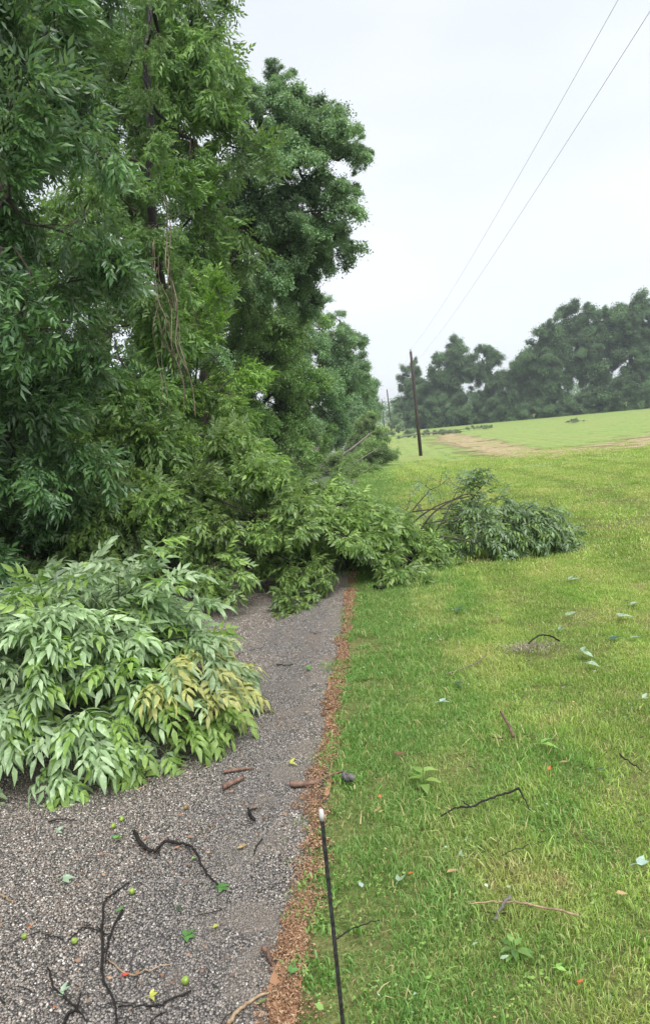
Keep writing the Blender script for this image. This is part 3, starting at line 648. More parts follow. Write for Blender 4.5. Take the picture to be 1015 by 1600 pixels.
# a black sapling trunk and the thin hanging vines in front of the wood
def polything(name, label, cat, paths, mat, off=None, group=None, sides=7, jit=0.0, r=np.random.default_rng(3)):
    mb = MB()
    for pts, ra, rb in paths:
        n = max(8, len(pts)*4); P = spline(pts, n); P = P + r.normal(0, jit, P.shape) if jit else P
        R_ = np.linspace(ra, rb, n)*(1+r.normal(0, .08, n)); v, f = tube(P, R_, sides); mb.add(v, f, .5)
    o0 = np.array(paths[0][0][0]) if off is None else np.array(off)
    o = link(name, mb.mesh(name, [mat], off=o0), loc=o0); return tag(o, label, cat, group)
polything('sapling_trunk', 'thin black bare sapling trunk bending up behind the pale branch', 'sapling',
          [([at(218, 850, 9.0), at(219, 810, 9.0), at(212, 770, 9.0), at(208, 735, 9.05), at(212, 690, 9.1)], .035, .022), ([at(208, 745, 9.0), at(240, 722, 8.9), at(290, 718, 8.8), at(345, 722, 8.8)], .016, .006),
           ([at(216, 830, 9.0), at(245, 815, 8.8), at(258, 770, 8.8), at(250, 740, 8.8)], .014, .006), ([at(217, 840, 9), at(190, 850, 8.8), at(150, 822, 8.6), at(110, 818, 8.5)], .013, .005)], M['twig_wet'], jit=.006)
ve = empty('hanging_vines', at(262, 690, 8.7), 'thin bare brown vines hanging in a strand down the tall trunk', 'vines')
for i in range(9):
    a = np.random.default_rng(70+i); x0 = a.uniform(228, 268); x1 = x0+a.uniform(8, 46); y1 = a.uniform(540, 705); y0 = a.uniform(290, 420)
    pts = [at(x0+(x1-x0)*u**1.3+a.normal(0, 4), y0+(y1-y0)*u, 8.95-.25*u+a.normal(0, .10)) for u in np.linspace(0, 1, 7)]
    mb = MB(); v, f = tube(spline(pts, 24), .0052*a.uniform(.5, 1.6), 5); mb.add(v, f); link('vine', mb.mesh('vine', [M['vine']], off=at(262, 690, 8.7)), ve)
for nm, lab, pts, ra, rb in (('bare_branch', 'black bare branch reaching left across the wood, upper of the two', [at(232, 275, 10.2), at(205, 250, 9.4), at(170, 242, 8.8), at(134, 235, 8.4)], .035, .012),
                             ('bare_branch', 'black bare branch curving down through the leaves below the upper bare one', [at(215, 330, 10.2), at(190, 310, 9.4), at(172, 275, 8.8), at(134, 248, 8.4)], .016, .006)):
    polything(nm, lab, 'branch', [(pts, ra, rb)], M['bark_dark'], jit=.01)
polything('fallen_log', 'dark fallen log lying in the undergrowth at the left', 'log', [([at(40, 884, 8.2), at(85, 880, 8.2), at(135, 886, 8.2)], .055, .045)], M['bark_dark'], jit=.004)

# ------------------------------------------------------------------ fallen things
def bare_sticks(tg, ctr, n, r, rad, ln=(.35, .95)):
    out = []
    for i in range(n):
        p = tg[r.integers(0, len(tg))]; d = p-np.asarray(ctr); d = d/np.linalg.norm(d)*.6+r.normal(0, .6, 3); d[2] = d[2]*.6+.1; d /= np.linalg.norm(d); l = r.uniform(*ln)
        a = p-d*l*.55; b = p+d*l*.5; b[2] = max(b[2], float(T(b[0], b[1]))+.04); m1 = (a+p)/2+r.normal(0, .06*l, 3); pts = spline([a, m1, p+r.normal(0, .04*l, 3), b], 9); out.append(tube(pts, np.linspace(rad*1.5, rad*.35, 9), 5))
        for q in range(r.integers(1, 4)):
            k = r.integers(3, 8); e = pts[k]+(d*.4+r.normal(0, .5, 3))*l*.35; out.append(tube(spline([pts[k], (pts[k]+e)/2+r.normal(0, .02, 3), e], 5), np.linspace(rad*.7, rad*.2, 5), 4))
    return out
def whorls(targets, ends_dir, per, r, drift, sc=(.8, 1.15), jit=.55):
    """leaves fanned round twig ends"""
    n = len(targets); Pp = np.repeat(targets, per, 0); D0 = np.repeat(ends_dir, per, 0)
    a = np.tile(np.linspace(-1, 1, per), n)[:, None]; up = np.array([0, 0, 1.0]); side = np.cross(D0, up); side /= np.maximum(np.linalg.norm(side, axis=1, keepdims=True), 1e-6)
    D = D0*1.0+side*a*1.1+r.normal(0, jit*.5, D0.shape)+np.asarray(drift); Pp = Pp-D0*r.uniform(0, .09, (len(Pp), 1))+r.normal(0, .012, Pp.shape)
    return Pp, frames(D, r, .35), r.uniform(*sc, len(Pp))
def leafy_fallen(name, label, cat, root, targets, drift, per, seed, mats, pick, tip_r=.0025, max_r=.03, bark='twig_wet', nparts=300, tmpl=LEAF_H, sc=(.75, 1.25), seg=.12, bend=.1, out=None, extra=None, sticks=0):
    """mats: leaf materials; pick(points) gives the material index of every leaf"""
    r = np.random.default_rng(seed); root = [np.asarray(p, float) for p in root]; o0 = root[0]
    e = empty(name, o0, label, cat); P, par, ends = skeleton(spline(root, 14), targets, seg, bend, r=r)
    mb = MB(); skeleton_tubes(mb, P, par, tip_r, max_r, .5, 5, 0, r)
    for v, f in bare_sticks(targets, out if out is not None else targets.mean(0)-(0, 0, .3), sticks, r, tip_r*1.3, (.3, .7)): mb.add(v, f)
    if extra:
        for pts, ra, rb in extra: v, f = tube(spline(pts, 14), np.linspace(ra, rb, 14), 7); mb.add(v, f)
    link('branches', mb.mesh('branches', [M[bark]], off=o0), e)
    ed = P[ends]-P[par[ends]]; ed /= np.maximum(np.linalg.norm(ed, axis=1, keepdims=True), 1e-6)
    if out is not None: o_ = targets-out; o_ /= np.linalg.norm(o_, axis=1, keepdims=True); ed = ed*.5+o_
    Pp, Fm, S = whorls(targets, ed, per, r, drift, sc); gz = T(Pp[:, 0], Pp[:, 1])+.03; Pp[:, 2] = np.maximum(Pp[:, 2], gz)
    tipz = Pp[:, 2]+Fm[:, 2, 0]*.2*S; bad = tipz < gz-.01; Fm[bad] = frames(Fm[bad][:, :, 0]*np.array([1, 1, .15]), r, .3)
    mi = pick(Pp); tint = r.normal(0, .13, len(Pp))
    near = np.argsort(np.linalg.norm(Pp-np.array([0, 0, CH]), axis=1)-.35*Pp[:, 2])[:nparts] if nparts else np.array([], int)
    isn = np.zeros(len(Pp), bool); isn[near] = True
    if nparts:
        lib = {}
        for i in near:
            k = r.integers(0, len(tmpl)); key = (int(mi[i]), int(k))
            if key not in lib:
                t = tmpl[k]; q = MB(); q.add(t[0], t[1], t[2]); lib[key] = q.mesh('leaf', [M[mats[key[0]]]], smooth=True)
            o = bpy.data.objects.new('leaf', lib[key]); C.objects.link(o); o.parent = e; R = Fm[i]*S[i]; p = Pp[i]-o0
            o.matrix_local = Matrix(((R[0, 0], R[0, 1], R[0, 2], p[0]), (R[1, 0], R[1, 1], R[1, 2], p[1]), (R[2, 0], R[2, 1], R[2, 2], p[2]), (0, 0, 0, 1)))
    if (~isn).any():
        q = MB(); k = ~isn; put_leaves(q, tmpl, Pp[k], Fm[k], S[k], tint[k], mi[k], r)
        tag(link('foliage', q.mesh('foliage', [M[m] for m in mats], off=o0), e), kind='stuff')
    return e
def dome(fn, x0, x1, y0, y1, n, r, depth=(.0, .5), top=.8):
    """random points on and under the surface z = fn(x, y)"""
    x = r.uniform(x0, x1, n*4); y = r.uniform(y0, y1, n*4); z = fn(x, y); k = z > .05; x, y, z = x[k][:n], y[k][:n], z[k][:n]
    u = np.where(r.uniform(0, 1, len(x)) < top, r.uniform(0, .12, len(x)), r.uniform(*depth, len(x)))
    return np.stack([x, y, T(x, y)+.04+z*(1-u)], 1)

# pale green branch in the foreground
def fb(x, y):
    # ridge height runs down to the right; the foot is rounded
    ridge = np.interp(x, [-4.0, -3.0, -2.35, -1.95, -1.60, -1.36, -1.12, -.95], [.92, .92, .90, .88, .78, .62, .42, .0])
    yc = np.interp(x, [-4, -2.2, -1.5, -.85], [4.6, 4.55, 4.5, 4.35]); hw = np.interp(x, [-4, -2.2, -1.6, -1.3, -1.0, -.85], [1.10, 1.05, .98, .62, .36, .2])
    v = 1-((y-yc)/hw)**2; return ridge*np.sqrt(np.clip(v, 0, 1))*np.where(v > 0, 1, 0)*(.62+.70*vnoise(x, y, 4.2, 4))
r = np.random.default_rng(21)
tg = dome(fb, -3.6, -.95, 3.45, 5.6, 600, r, (.1, .8), .62)
sp = np.array([at(245, 848, 4.5), at(225, 880, 4.45), at(185, 885, 4.4), at(145, 880, 4.4), at(130, 905, 4.3), at(60, 905, 4.3), at(275, 905, 4.4), at(310, 935, 4.4), at(20, 930, 4.2), at(255, 900, 4.3), at(190, 1215, 3.8), at(240, 1205, 3.85), at(215, 1230, 3.75), at(160, 1225, 3.7)])
tg = np.vstack([tg, sp])
def pick_fb(P):
    d = P-np.array([0, 0, CH]); dep = d@f0; px = 507.5+F*(d@cr)/dep; py = 800-F*(d@cu)/dep; rr = np.random.default_rng(2).uniform(0, 1, len(P))
    m = np.where(rr < .2, 1, 0)
    ye = ((px-325)/105)**2+((py-(1050-.1*(px-325)))/50)**2; m = np.where((ye < 1)&(rr < .55), 2, m); m = np.where((ye >= 1)&(ye < 3.2)&(py > 1030)&(rr < .6), 1, m)
    m = np.where((py > 1170)&(px > 140)&(rr < .8), 1, m); m = np.where((py > 1060)&(px > 250)&(rr > .6)&(ye > 1), 1, m); return m
leafy_fallen('fallen_branch', 'big pale green leafy branch with a yellowing patch lying on the road in front', 'fallen branch',
             [(-4.6, 4.9, .10), (-3.6, 4.8, .34), (-2.8, 4.6, .48), (-2.1, 4.5, .50), (-1.5, 4.4, .34)], tg, (.26, -.26, -.22), 6, 5, ['leaf_pale', 'leaf_fresh', 'leaf_yellow'], pick_fb,
             tip_r=.0024, max_r=.022, seg=.12, bend=.14, out=np.array([-2.2, 4.8, -.1]), sticks=34)

# the fallen tree across the road: a heap of boughs over broken limbs
def pile(x, y):
    ridge = np.interp(x, [-6, -4, -3, -2.2, -1.4, -.8, -.3, .15, .5], [2.2, 2.1, 1.85, 1.45, 1.12, .88, .60, .28, 0])
    yc = np.interp(x, [-6, -2, -.5, .5], [9.6, 8.9, 8.6, 9.2]); hw = np.interp(x, [-6, -2.4, -1.6, -.9, -.3, .5], [1.9, 1.3, 1.5, 1.4, .95, .45])
    v = 1-((y-yc)/hw)**2; return ridge*np.sqrt(np.clip(v, 0, 1))*np.where(v > 0, 1, 0)*(.6+.75*vnoise(x, y, 2.2, 6))
r = np.random.default_rng(31)
def heap(name, label, cat, root, fn, box, nb, nt, seed, kind, leafmat, ctr, drift, bark='bark_dark', tip=.006, mx=.09, extra=None, smin=.7, smax=1.1, depth=(.1, .8), top=.7, more=None, sticks=0):
    r = np.random.default_rng(seed); root = [np.asarray(p, float) for p in root]; o0 = root[0]; e = empty(name, o0, label, cat)
    tg = dome(fn, *box, nb, r, depth, top)
    if more is not None: tg = np.vstack([tg, more])
    ctr = np.asarray(ctr, float); P, par, ends = skeleton(spline(root, 16), tg, .3, .12, r=r)
    mb = MB(); skeleton_tubes(mb, P, par, tip, mx, .5, 6, 0, r)
    for pts, ra, rb in (extra or []): v, f = tube(spline(pts, 16), np.linspace(ra, rb, 16), 8); mb.add(v, f)
    for v, f in bare_sticks(tg, ctr, sticks, r, tip): mb.add(v, f)
    link('branches', mb.mesh('branches', [M[bark]], off=o0), e)
    c = bpy.data.objects.new('crown', None); C.objects.link(c); c.parent = e
    d = tg-ctr; d /= np.linalg.norm(d, axis=1, keepdims=True); d = d+np.asarray(drift); _, Lb = bough_set(kind, leafmat)
    dn = d/np.linalg.norm(d, axis=1, keepdims=True); p = tg-dn*Lb*.5*.7; p[:, 2] = np.maximum(p[:, 2], T(p[:, 0], p[:, 1])+.12)
    low = p[:, 2]+dn[:, 2]*Lb*.7 < T(p[:, 0], p[:, 1]); d[low, 2] = np.abs(d[low, 2])*.1
    place_boughs(c, o0, p, d, kind, leafmat, r, smin, smax, .4); return e
heap('fallen_tree', 'large fallen tree with dense olive-green leaves blocking the whole road', 'fallen tree', [(-7, 10.2, .3), (-5, 9.8, .8), (-3, 9.2, .9), (-1.4, 8.9, .55), (0.3, 9.1, .12)], pile, (-5.6, .5, 7.0, 11.4), 280, 0, 31, 'P', 'leaf_olive',
     (-2.6, 9.4, .1), (.15, -.3, -.15), sticks=80, smin=.6, smax=1.05, extra=[([at(590, 868, 8.5), at(615, 872, 8.6), at(650, 868, 8.8)], .05, .03), ([at(582, 878, 8.4), at(610, 881, 8.5), at(640, 876, 8.7)], .035, .02), ([at(575, 862, 8.5), at(610, 862, 8.6), at(655, 858, 8.9)], .03, .015), ([at(590, 872, 8.4), at(620, 867, 8.5), at(648, 880, 8.5)], .02, .01), ([at(580, 868, 8.4), at(605, 874, 8.4), at(632, 884, 8.4)], .018, .008),
                                                ([at(340, 780, 8.2), at(420, 815, 7.9), at(480, 850, 7.6)], .012, .005), ([at(225, 795, 8.4), at(320, 800, 8.2), at(430, 850, 7.8)], .014, .006)], mx=.10)
# broken limb on the lawn: arching bare branches and a leafy mound
def mound(x, y):
    ridge = np.interp(x, [.45, .7, 1.0, 1.3, 1.6, 1.9, 2.15, 2.3], [.0, .42, .76, .90, .72, .56, .46, 0]); yc = np.interp(x, [.4, 2.3], [9.5, 9.15]); hw = np.interp(x, [.4, 1.2, 2.0, 2.3], [.3, .65, .55, .2])
    v = 1-((y-yc)/hw)**2; return ridge*np.sqrt(np.clip(v, 0, 1))*np.where(v > 0, 1, 0)*np.clip(.25+1.25*vnoise(x, y, 3.6, 11), .2, 1.2)
r = np.random.default_rng(41)
tg = np.vstack([dome(mound, .45, 2.3, 8.5, 10.3, 360, r, (.1, .9), .6)])
leafy_fallen('fallen_limb', 'torn-off limb on the lawn with a leafy mound at its tip', 'fallen limb',
             [(-.15, 9.15, .06), (.15, 9.2, .10), (.5, 9.3, .17), (.85, 9.35, .26), (1.25, 9.4, .3)], tg, (.15, -.25, -.35), 4, 6, ['leaf_grey', 'leaf_olive'], lambda P: (np.random.default_rng(3).uniform(0, 1, len(P)) < .3).astype(int),
             tip_r=.0025, max_r=.016, bark='bark_dark', nparts=250, sc=(.75, 1.1), out=np.array([1.2, 9.6, .1]), sticks=22,
             extra=[([at(625, 845, 9.1), at(650, 812, 9.1), at(690, 787, 9.15), (at(735, 775, 9.2))], .014, .006), ([at(640, 800, 9.2), at(690, 795, 9.2), at(745, 800, 9.3)], .010, .004), ([at(648, 842, 8.9), at(672, 806, 8.9), at(700, 785, 9.0), at(728, 772, 9.0), at(745, 775, 9.1)], .013, .006), ([at(655, 820, 8.9), at(700, 812, 8.9), at(760, 806, 9.0)], .009, .004), ([at(665, 850, 8.8), at(690, 815, 8.8), at(712, 770, 8.9), at(722, 748, 9.0)], .009, .003), ([at(640, 850, 8.8), at(675, 838, 8.8), at(715, 842, 8.8), at(745, 850, 8.8)], .014, .008), ([at(730, 790, 9.2), at(750, 762, 9.3), at(768, 745, 9.4)], .008, .003),
                    ([at(780, 830, 8.9), at(800, 834, 8.8), at(835, 826, 8.8)], .008, .005), ([at(600, 885, 8.9), at(660, 855, 9.1), at(720, 862, 9.1)], .022, .014), ([at(640, 870, 9.0), at(690, 866, 9.1), at(735, 855, 9.2)], .018, .01)])
tg = np.array([at(*p) for p in ((655, 752, 9.6), (668, 745, 9.6), (690, 740, 9.7), (700, 748, 9.7), (640, 768, 9.5), (650, 790, 9.5), (675, 772, 9.5), (630, 795, 9.4), (660, 800, 9.4), (645, 752, 9.6), (710, 745, 9.7), (685, 768, 9.6), (620, 790, 9.4), (695, 736, 9.7), (640, 780, 9.5), (665, 760, 9.6))])
leafy_fallen('fallen_bough', 'thin arched leafy bough rising behind the lawn limb, sparse grey-green leaves', 'fallen bough', [at(612, 860, 9.3), at(625, 825, 9.4), at(650, 790, 9.5), at(672, 765, 9.6)], tg, (.35, -.1, -.35), 3, 8, ['leaf_grey'],
             lambda P: np.zeros(len(P), int), tip_r=.003, max_r=.014, bark='bark_dark', nparts=48, sc=(.5, .8))
# second fallen tree farther up the road
def pile2(x, y):
    a = 2.8*np.exp(-(((x+1.4)/1.1)**2+((y-55)/2.2)**2)*.9); b = .8*np.exp(-(((x+3.6)/2.6)**2+((y-50)/3.0)**2)); c = 1.7*np.exp(-(((x+8)/2.5)**2+((y-52)/4.0)**2)); z = np.maximum(np.maximum(a, b), c); return np.where(z > .3, z, 0)
def gx(px, py, Y): return at(px, py, Y)
q_ = np.random.default_rng(88); hh = q_.uniform(0, 1, 60)**1.2; aa = q_.uniform(0, 2*pi, 60); rr_ = 1.35*(1-hh**2*.7)*q_.uniform(.5, 1, 60)
bush2 = np.stack([-1.25+rr_*np.cos(aa), 54.5+rr_*np.sin(aa), -1.5+hh*2.9], 1)
bush2 = np.vstack([bush2, [at(*p) for p in ((535, 728, 48), (510, 738, 46), (550, 735, 46), (520, 745, 44), (490, 742, 44), (500, 725, 48), (540, 742, 44), (560, 738, 46), (475, 735, 45), (555, 715, 50), (570, 700, 52), (485, 750, 42), (530, 750, 42))]])
heap('fallen_tree', 'second fallen tree farther up the road, a pointed bushy top beside grey bare limbs', 'fallen tree', [(-9, 53, -1.2), (-6, 52, -1.0), (-3, 52.5, -.9), (-.8, 54.5, -.2)], pile2, (-10, 1.2, 46, 58), 85, 0, 33, 'M', 'leaf_olive', (-3, 54, -2.0), (.0, -.2, .3),
     extra=[([gx(520, 722, 50), gx(545, 704, 50), gx(580, 676, 51)], .11, .05), ([gx(483, 735, 48), gx(505, 720, 48), gx(530, 705, 49)], .07, .03), ([gx(495, 742, 46), gx(520, 735, 46), gx(560, 728, 47)], .07, .04), ([gx(530, 745, 46), gx(545, 730, 46), gx(590, 700, 47)], .06, .03), ([gx(470, 728, 47), gx(500, 735, 47), gx(525, 742, 47)], .06, .04)], bark='bark_grey', tip=.02, mx=.14, smin=.8, smax=1.3, more=bush2, sticks=30)
def pile3(x, y):
    z = .95*np.exp(-(((x+2.8)/2.6)**2+((y-29)/3.6)**2)); return np.where(z > .3, z, 0)
heap('storm_debris', 'low flattened heap of pale-leaved branches on the road before the second fallen tree', 'storm debris', [(-5, 31.5, -.3), (-3.6, 31.2, -.2), (-2.0, 31, -.2), (-.8, 30.8, -.3)], pile3, (-6.5, .6, 23, 34), 58, 0, 34, 'M', 'leaf_olive', (-2, 31, -1.2), (.2, -.2, .1), bark='bark_grey', tip=.012, mx=.07, smin=.4, smax=.75, sticks=60)
def low(name, label, px, py, w, h, n, seed, leafmat='leaf_grey', cat='storm debris', sc=(.16, .32)):
    p = gp(px, py); k = p[1]/F
    def fn(x, y): z = h*k*np.exp(-((x-p[0])/(w*k*.5))**2-((y-p[1])/(w*k*.35+1))**2); return np.where(z > .12*h*k, z, 0)
    a = p+np.array([-w*k*.55, .5, .25]); b = p+np.array([w*k*.5, -.5, .2])
    heap(name, label, cat, [a, (a+p)/2+(0, 0, h*k*.3), p+(0, 0, h*k*.45), b], fn, (p[0]-w*k*.7, p[0]+w*k*.7, p[1]-w*k*.4-1, p[1]+w*k*.4+1), n, 0, seed, 'F', leafmat, p-(0, 0, 1), (0, 0, .2), bark='bark_grey', tip=.03, mx=.15, smin=sc[0], smax=sc[1])
low('storm_debris', 'tall pale-leaved debris behind the first utility pole, left of its foot', 622, 681, 34, 36, 26, 60, sc=(.3, .55))
low('storm_debris', 'long low line of storm debris right of the first utility pole on the field', 672, 681, 80, 10, 22, 61)
low('storm_debris', 'small debris heap at the far left end of the bare soil track', 740, 672, 46, 7, 9, 62)
low('storm_debris', 'small green broken branch lying alone far out on the mown field', 899, 661, 26, 10, 10, 63, sc=(.1, .2))

# ------------------------------------------------------------------ far tree line
line = [ # crown masses in photo pixels, distance, label
 ([(642, 590, 15), (640, 620, 22), (648, 650, 20)], 190, 'small dark tree at the left end of the far tree line, behind the nearest pole'),
 ([(705, 553, 17), (690, 575, 14), (718, 575, 15), (705, 600, 18), (672, 600, 15)], 182, 'tall airy tree, second from the left in the far tree line'),
 ([(752, 560, 16), (768, 553, 11), (745, 585, 14), (770, 590, 9), (752, 620, 12)], 180, 'open-crowned far tree with sky showing through it'),
 ([(800, 590, 15), (815, 575, 17), (800, 620, 18), (780, 600, 10), (825, 600, 14)], 176, 'mid-height dense tree at the middle of the far tree line'),
 ([(850, 530, 18), (872, 508, 19), (890, 500, 15), (865, 545, 22), (895, 540, 20), (840, 560, 19), (850, 590, 18), (875, 575, 17)], 172, 'broad tall far tree, left of the two tallest'),
 ([(925, 505, 18), (945, 500, 16), (932, 535, 18), (915, 560, 18), (945, 565, 18), (960, 530, 17), (930, 590, 14)], 170, 'tall tree next right of the broad one in the far tree line'),
 ([(985, 488, 18), (1005, 490, 18), (980, 520, 18), (1008, 530, 20), (985, 560, 20), (1015, 570, 20), (965, 500, 14), (990, 590, 14)], 168, 'tallest tree of the far tree line near the right edge of view'),
 ([(1045, 480, 20), (1065, 520, 22), (1045, 560, 22), (1080, 560, 20)], 168, 'large tree past the tallest one, cut by the right edge of view'),
]
for i, (lo, Y, lab) in enumerate(line):
    cx = lo[0][0]; cx2 = sum(l[0] for l in lo)/len(lo); by = np.interp(cx2, [620, 1015], [672, 638])
    tree(lab, 'tree', xy(cx2, by, Y), ragged([(a, b, Y, c*1.08) for a, b, c in lo], 600+i)+[(lo[-1][0]-6, lo[-1][1]+28, Y, 15), (lo[0][0]+8, lo[-1][1]+18, Y, 14)], 'F', 'leaf_line', .42, 'trees of the far tree line', cover=3.4, seed=80+i, smin=.6, smax=1.3, droop=.1)
hd = [(628, 650, 12), (660, 648, 17), (690, 645, 18), (722, 640, 18), (752, 645, 14), (782, 642, 16), (812, 640, 17), (845, 632, 16), (872, 636, 14), (905, 628, 16), (938, 625, 16), (968, 620, 17), (1000, 616, 18), (1035, 610, 20)]
nm_ = ['at the left end', 'behind the first utility pole', 'right of the first utility pole', 'under the tall airy tree', 'under the open-crowned tree', 'right of the open-crowned tree', 'under the mid-height dense tree', 'left under the broad tall tree', 'at the foot of the broad tall tree', 'right under the broad tall tree', 'under the tree right of the broad one', 'left under the tallest tree', 'under the tallest tree', 'past the tallest tree']
for i, (x_, y_, r_) in enumerate(hd):
    Y = np.interp(x_, [620, 1015], [186, 163]); by = np.interp(x_, [620, 1015], [672, 638])
    tree('dark bush in the far tree line, '+nm_[i], 'bush', xy(x_, by, Y), [(x_-5, y_+4, Y, r_), (x_+9, y_+by*0+8, Y-2, r_*.9), (x_, y_-10, Y, r_*.9)], 'F', 'leaf_line', .16, 'bushes under the far tree line', name='bush', cover=4, seed=110+i, smin=.8, smax=1.1, droop=.0)
# distant wood closing the road
r = np.random.default_rng(77); mb = MB(); n = 5200
px_ = r.uniform(470, 1250, n); Yd = r.uniform(330, 420, n); x_ = (px_-590)/F*Yd; z_ = -1.8+r.uniform(0, 1, n)**.8*(9.5+3*vnoise(x_, Yd, .06, 2)); put_leaves(mb, LEAF_F, np.stack([x_, Yd, z_], 1), frames(r.normal(0, 1, (n, 3)), r, 1), r.uniform(2.2, 3.6, n), r.normal(0, .15, n), 0, r)
tag(link('distant_wood', mb.mesh('distant_wood', [M['leaf_line']])), kind='stuff')

# ------------------------------------------------------------------ utility poles and wires
def pole(x, y, h, label, lean=0.0, arm=False):
    z = float(T(x, y)); e = empty('utility_pole', (x, y, z), label, 'utility pole', 'utility poles along the road')
    mb = MB(); v, f = tube([(0, 0, -.3), (-lean*h*.4, 0, h*.4), (-lean*h*.75, 0, h*.75), (-lean*h, 0, h)], [.155, .14, .12, .105], 12); mb.add(v, f); link('post', mb.mesh('post', [M['pole']]), e)
    mb = MB(); v, f = tube([(-lean*h, 0, h-.02), (-lean*h, 0, h+.14), (-lean*h, 0, h+.2)], [.02, .045, .03], 8); mb.add(v, f); link('insulator', mb.mesh('insulator', [M['bark_grey']]), e)
    mb = MB(); v, f = tube([(-lean*h*.9+.10, 0, h*.90), (-lean*h*.9+.2, 0, h*.90+.03)], [.02, .035], 8); mb.add(v, f); link('insulator', mb.mesh('insulator', [M['bark_grey']]), e)
    if arm:
        mb = MB(); v, f = tube([(.18, 0, h*.30), (.30, 0, h*.30), (.30, 0, h*.38), (.18, 0, h*.38)], .07, 6); mb.add(v, f); link('meter_box', mb.mesh('meter_box', [M['stone_dark']]), e)
    return e
p1 = gp(657, 712); ph = 9.05
pole(p1[0], p1[1], ph, 'dark wooden utility pole standing on the lawn, nearest and tallest of the row', .012)
pole(2.55, 152, 9.2, 'second utility pole up the road, left of the nearest one', .02, True)
pole(1.6, 215, 9.0, 'third utility pole, thin and hazy left of the second', .0)
pole(4.2, -24, 9.0, 'utility pole behind the camera that carries the near end of the wires', .0)
def wire(a, b, sag, rad, label):
    a, b = np.array(a), np.array(b); u = np.linspace(0, 1, 60)[:, None]; P = a+(b-a)*u; P[:, 2] -= (4*sag*u*(1-u))[:, 0]
    mb = MB(); v, f = tube(P, rad, 5); mb.add(v, f); return tag(link('power_line', mb.mesh('power_line', [M['wire']], off=a), loc=a), label, 'power line', 'power lines')
tz = p1[2]+ph
wire((4.35, -24, 9.15), (p1[0]-.11, p1[1], tz+.2), 1.15, .0042, 'upper power line running to the top of the nearest pole')
wire((3.98, -24, 8.15), (p1[0]+.2, p1[1], p1[2]+ph*.9), 1.0, .0042, 'lower power line, right-hand one of the two in the sky')
wire((p1[0]-.11, p1[1], tz+.2), (2.4, 152, float(T(0, 152))+9.4), 1.4, .007, 'power line continuing from the nearest pole to the second')

# ------------------------------------------------------------------ driveway marker by the verge
mt_ = at(502, 1271, 1.55); mbm = at(537, 1615, 1.50); dr = (mbm-mt_)/np.linalg.norm(mbm-mt_); foot = mt_+dr*((mt_[2])/-dr[2]+.03)
e = empty('marker_rod', foot, 'thin black marker rod with a white tip standing at the road edge', 'marker rod')
mb = MB(); n = 90; u = np.linspace(0, 1, n)[:, None]; v, f = tube(foot+(mt_-foot)*u, .0042+.0009*np.abs(np.sin(np.arange(n)*1.25)), 8); mb.add(v, f); link('rod', mb.mesh('rod', [M['rod']], off=foot), e)
mb = MB(); v, f = tube([mt_-dr*-.016, mt_-dr*-.004, mt_-dr*.006, mt_-dr*.010], [.0052, .0062, .0056, .003], 10); mb.add(v, f); link('cap', mb.mesh('cap', [M['white_cap']], off=foot), e)

# ------------------------------------------------------------------ twigs, bark, nuts and leaves on the ground
def gpts(pxs, lift=.012, arch=0.0):
    P = np.array([gp(*p) for p in pxs]); n = len(P); base = np.array([float(T(p[0], p[1])) for p in P]); road = P[:, 0] < edge_x(P[:, 1])
    P[:, 2] = base+lift+np.where(road, .002, .02)+arch*np.sin(np.linspace(0, pi, n)); return P
def ground_twig(label, parts, mat='twig_wet', name='twig', cat='twig', lift=.0, arch=.0, jit=.0022):
    pths = []
    for pxs, w0, w1 in parts:
        P = gpts(pxs, lift, arch); k = np.linalg.norm(P[0]-np.array([0, 0, CH]))/F/2; q_ = .72 if mat in ('twig_wet',) else .85; pths.append((list(P+np.array([0, 0, w0*k*.7])), w0*k*q_, w1*k*q_))
    return polything(name, label, cat, pths, M[mat], jit=jit, r=np.random.default_rng(len(label)))
ground_twig('long wavy black twig curling across the middle of the road', [([(211, 1302), (218, 1318), (228, 1330), (238, 1335), (248, 1331), (256, 1322), (268, 1321), (290, 1324), (303, 1332), (311, 1345), (318, 1362), (328, 1375), (340, 1388)], 8, 3), ([(246, 1331), (251, 1341)], 4, 2), ([(268, 1322), (262, 1314)], 4, 2), ([(318, 1362), (328, 1360)], 2.5, 1.5)], lift=.004)
ground_twig('upright-looking black twig with a bent pale tip on the near road', [([(203, 1381), (185, 1392), (170, 1405), (163, 1415), (160, 1450), (160, 1485), (160, 1520)], 2.6, 5), ([(161, 1460), (152, 1448)], 3, 1.6), ([(160, 1495), (170, 1482)], 3, 1.6), ([(160, 1518), (165, 1540), (180, 1570), (183, 1600), (184, 1620)], 4.4, 3)])
ground_twig('dark split stick lying just right of the bent-tip twig', [([(193, 1426), (182, 1443), (172, 1470), (166, 1505)], 4.5, 2.5), ([(190, 1430), (178, 1452), (170, 1470)], 3, 2)])
ground_twig('forked black twig at the lower left corner of the road', [([(76, 1515), (85, 1545), (105, 1565), (122, 1577), (108, 1585), (100, 1604)], 3, 5), ([(120, 1577), (137, 1600)], 3, 2), ([(120, 1577), (127, 1553)], 3, 2)])
ground_twig('thin dark twig running right from the foot of the bent-tip twig', [([(184, 1577), (215, 1575), (250, 1573), (270, 1563), (298, 1552)], 3, 4), ([(235, 1600), (245, 1590), (258, 1583)], 3, 2)])
ground_twig('fine pale twig beside the small red scrap on the near road', [([(170, 1500), (192, 1520), (208, 1526), (230, 1519), (270, 1508)], 2.4, 1.6)], 'wood_pale')
ground_twig('fine forked dark twig left of the bent-tip twig', [([(108, 1470), (120, 1462), (132, 1451), (150, 1456), (170, 1463)], 3, 2), ([(132, 1451), (144, 1444)], 2, 1.5)])
ground_twig('short thin twig between the orange scrap and the nut at the left', [([(72, 1463), (85, 1466), (100, 1471)], 2.5, 1.8)])
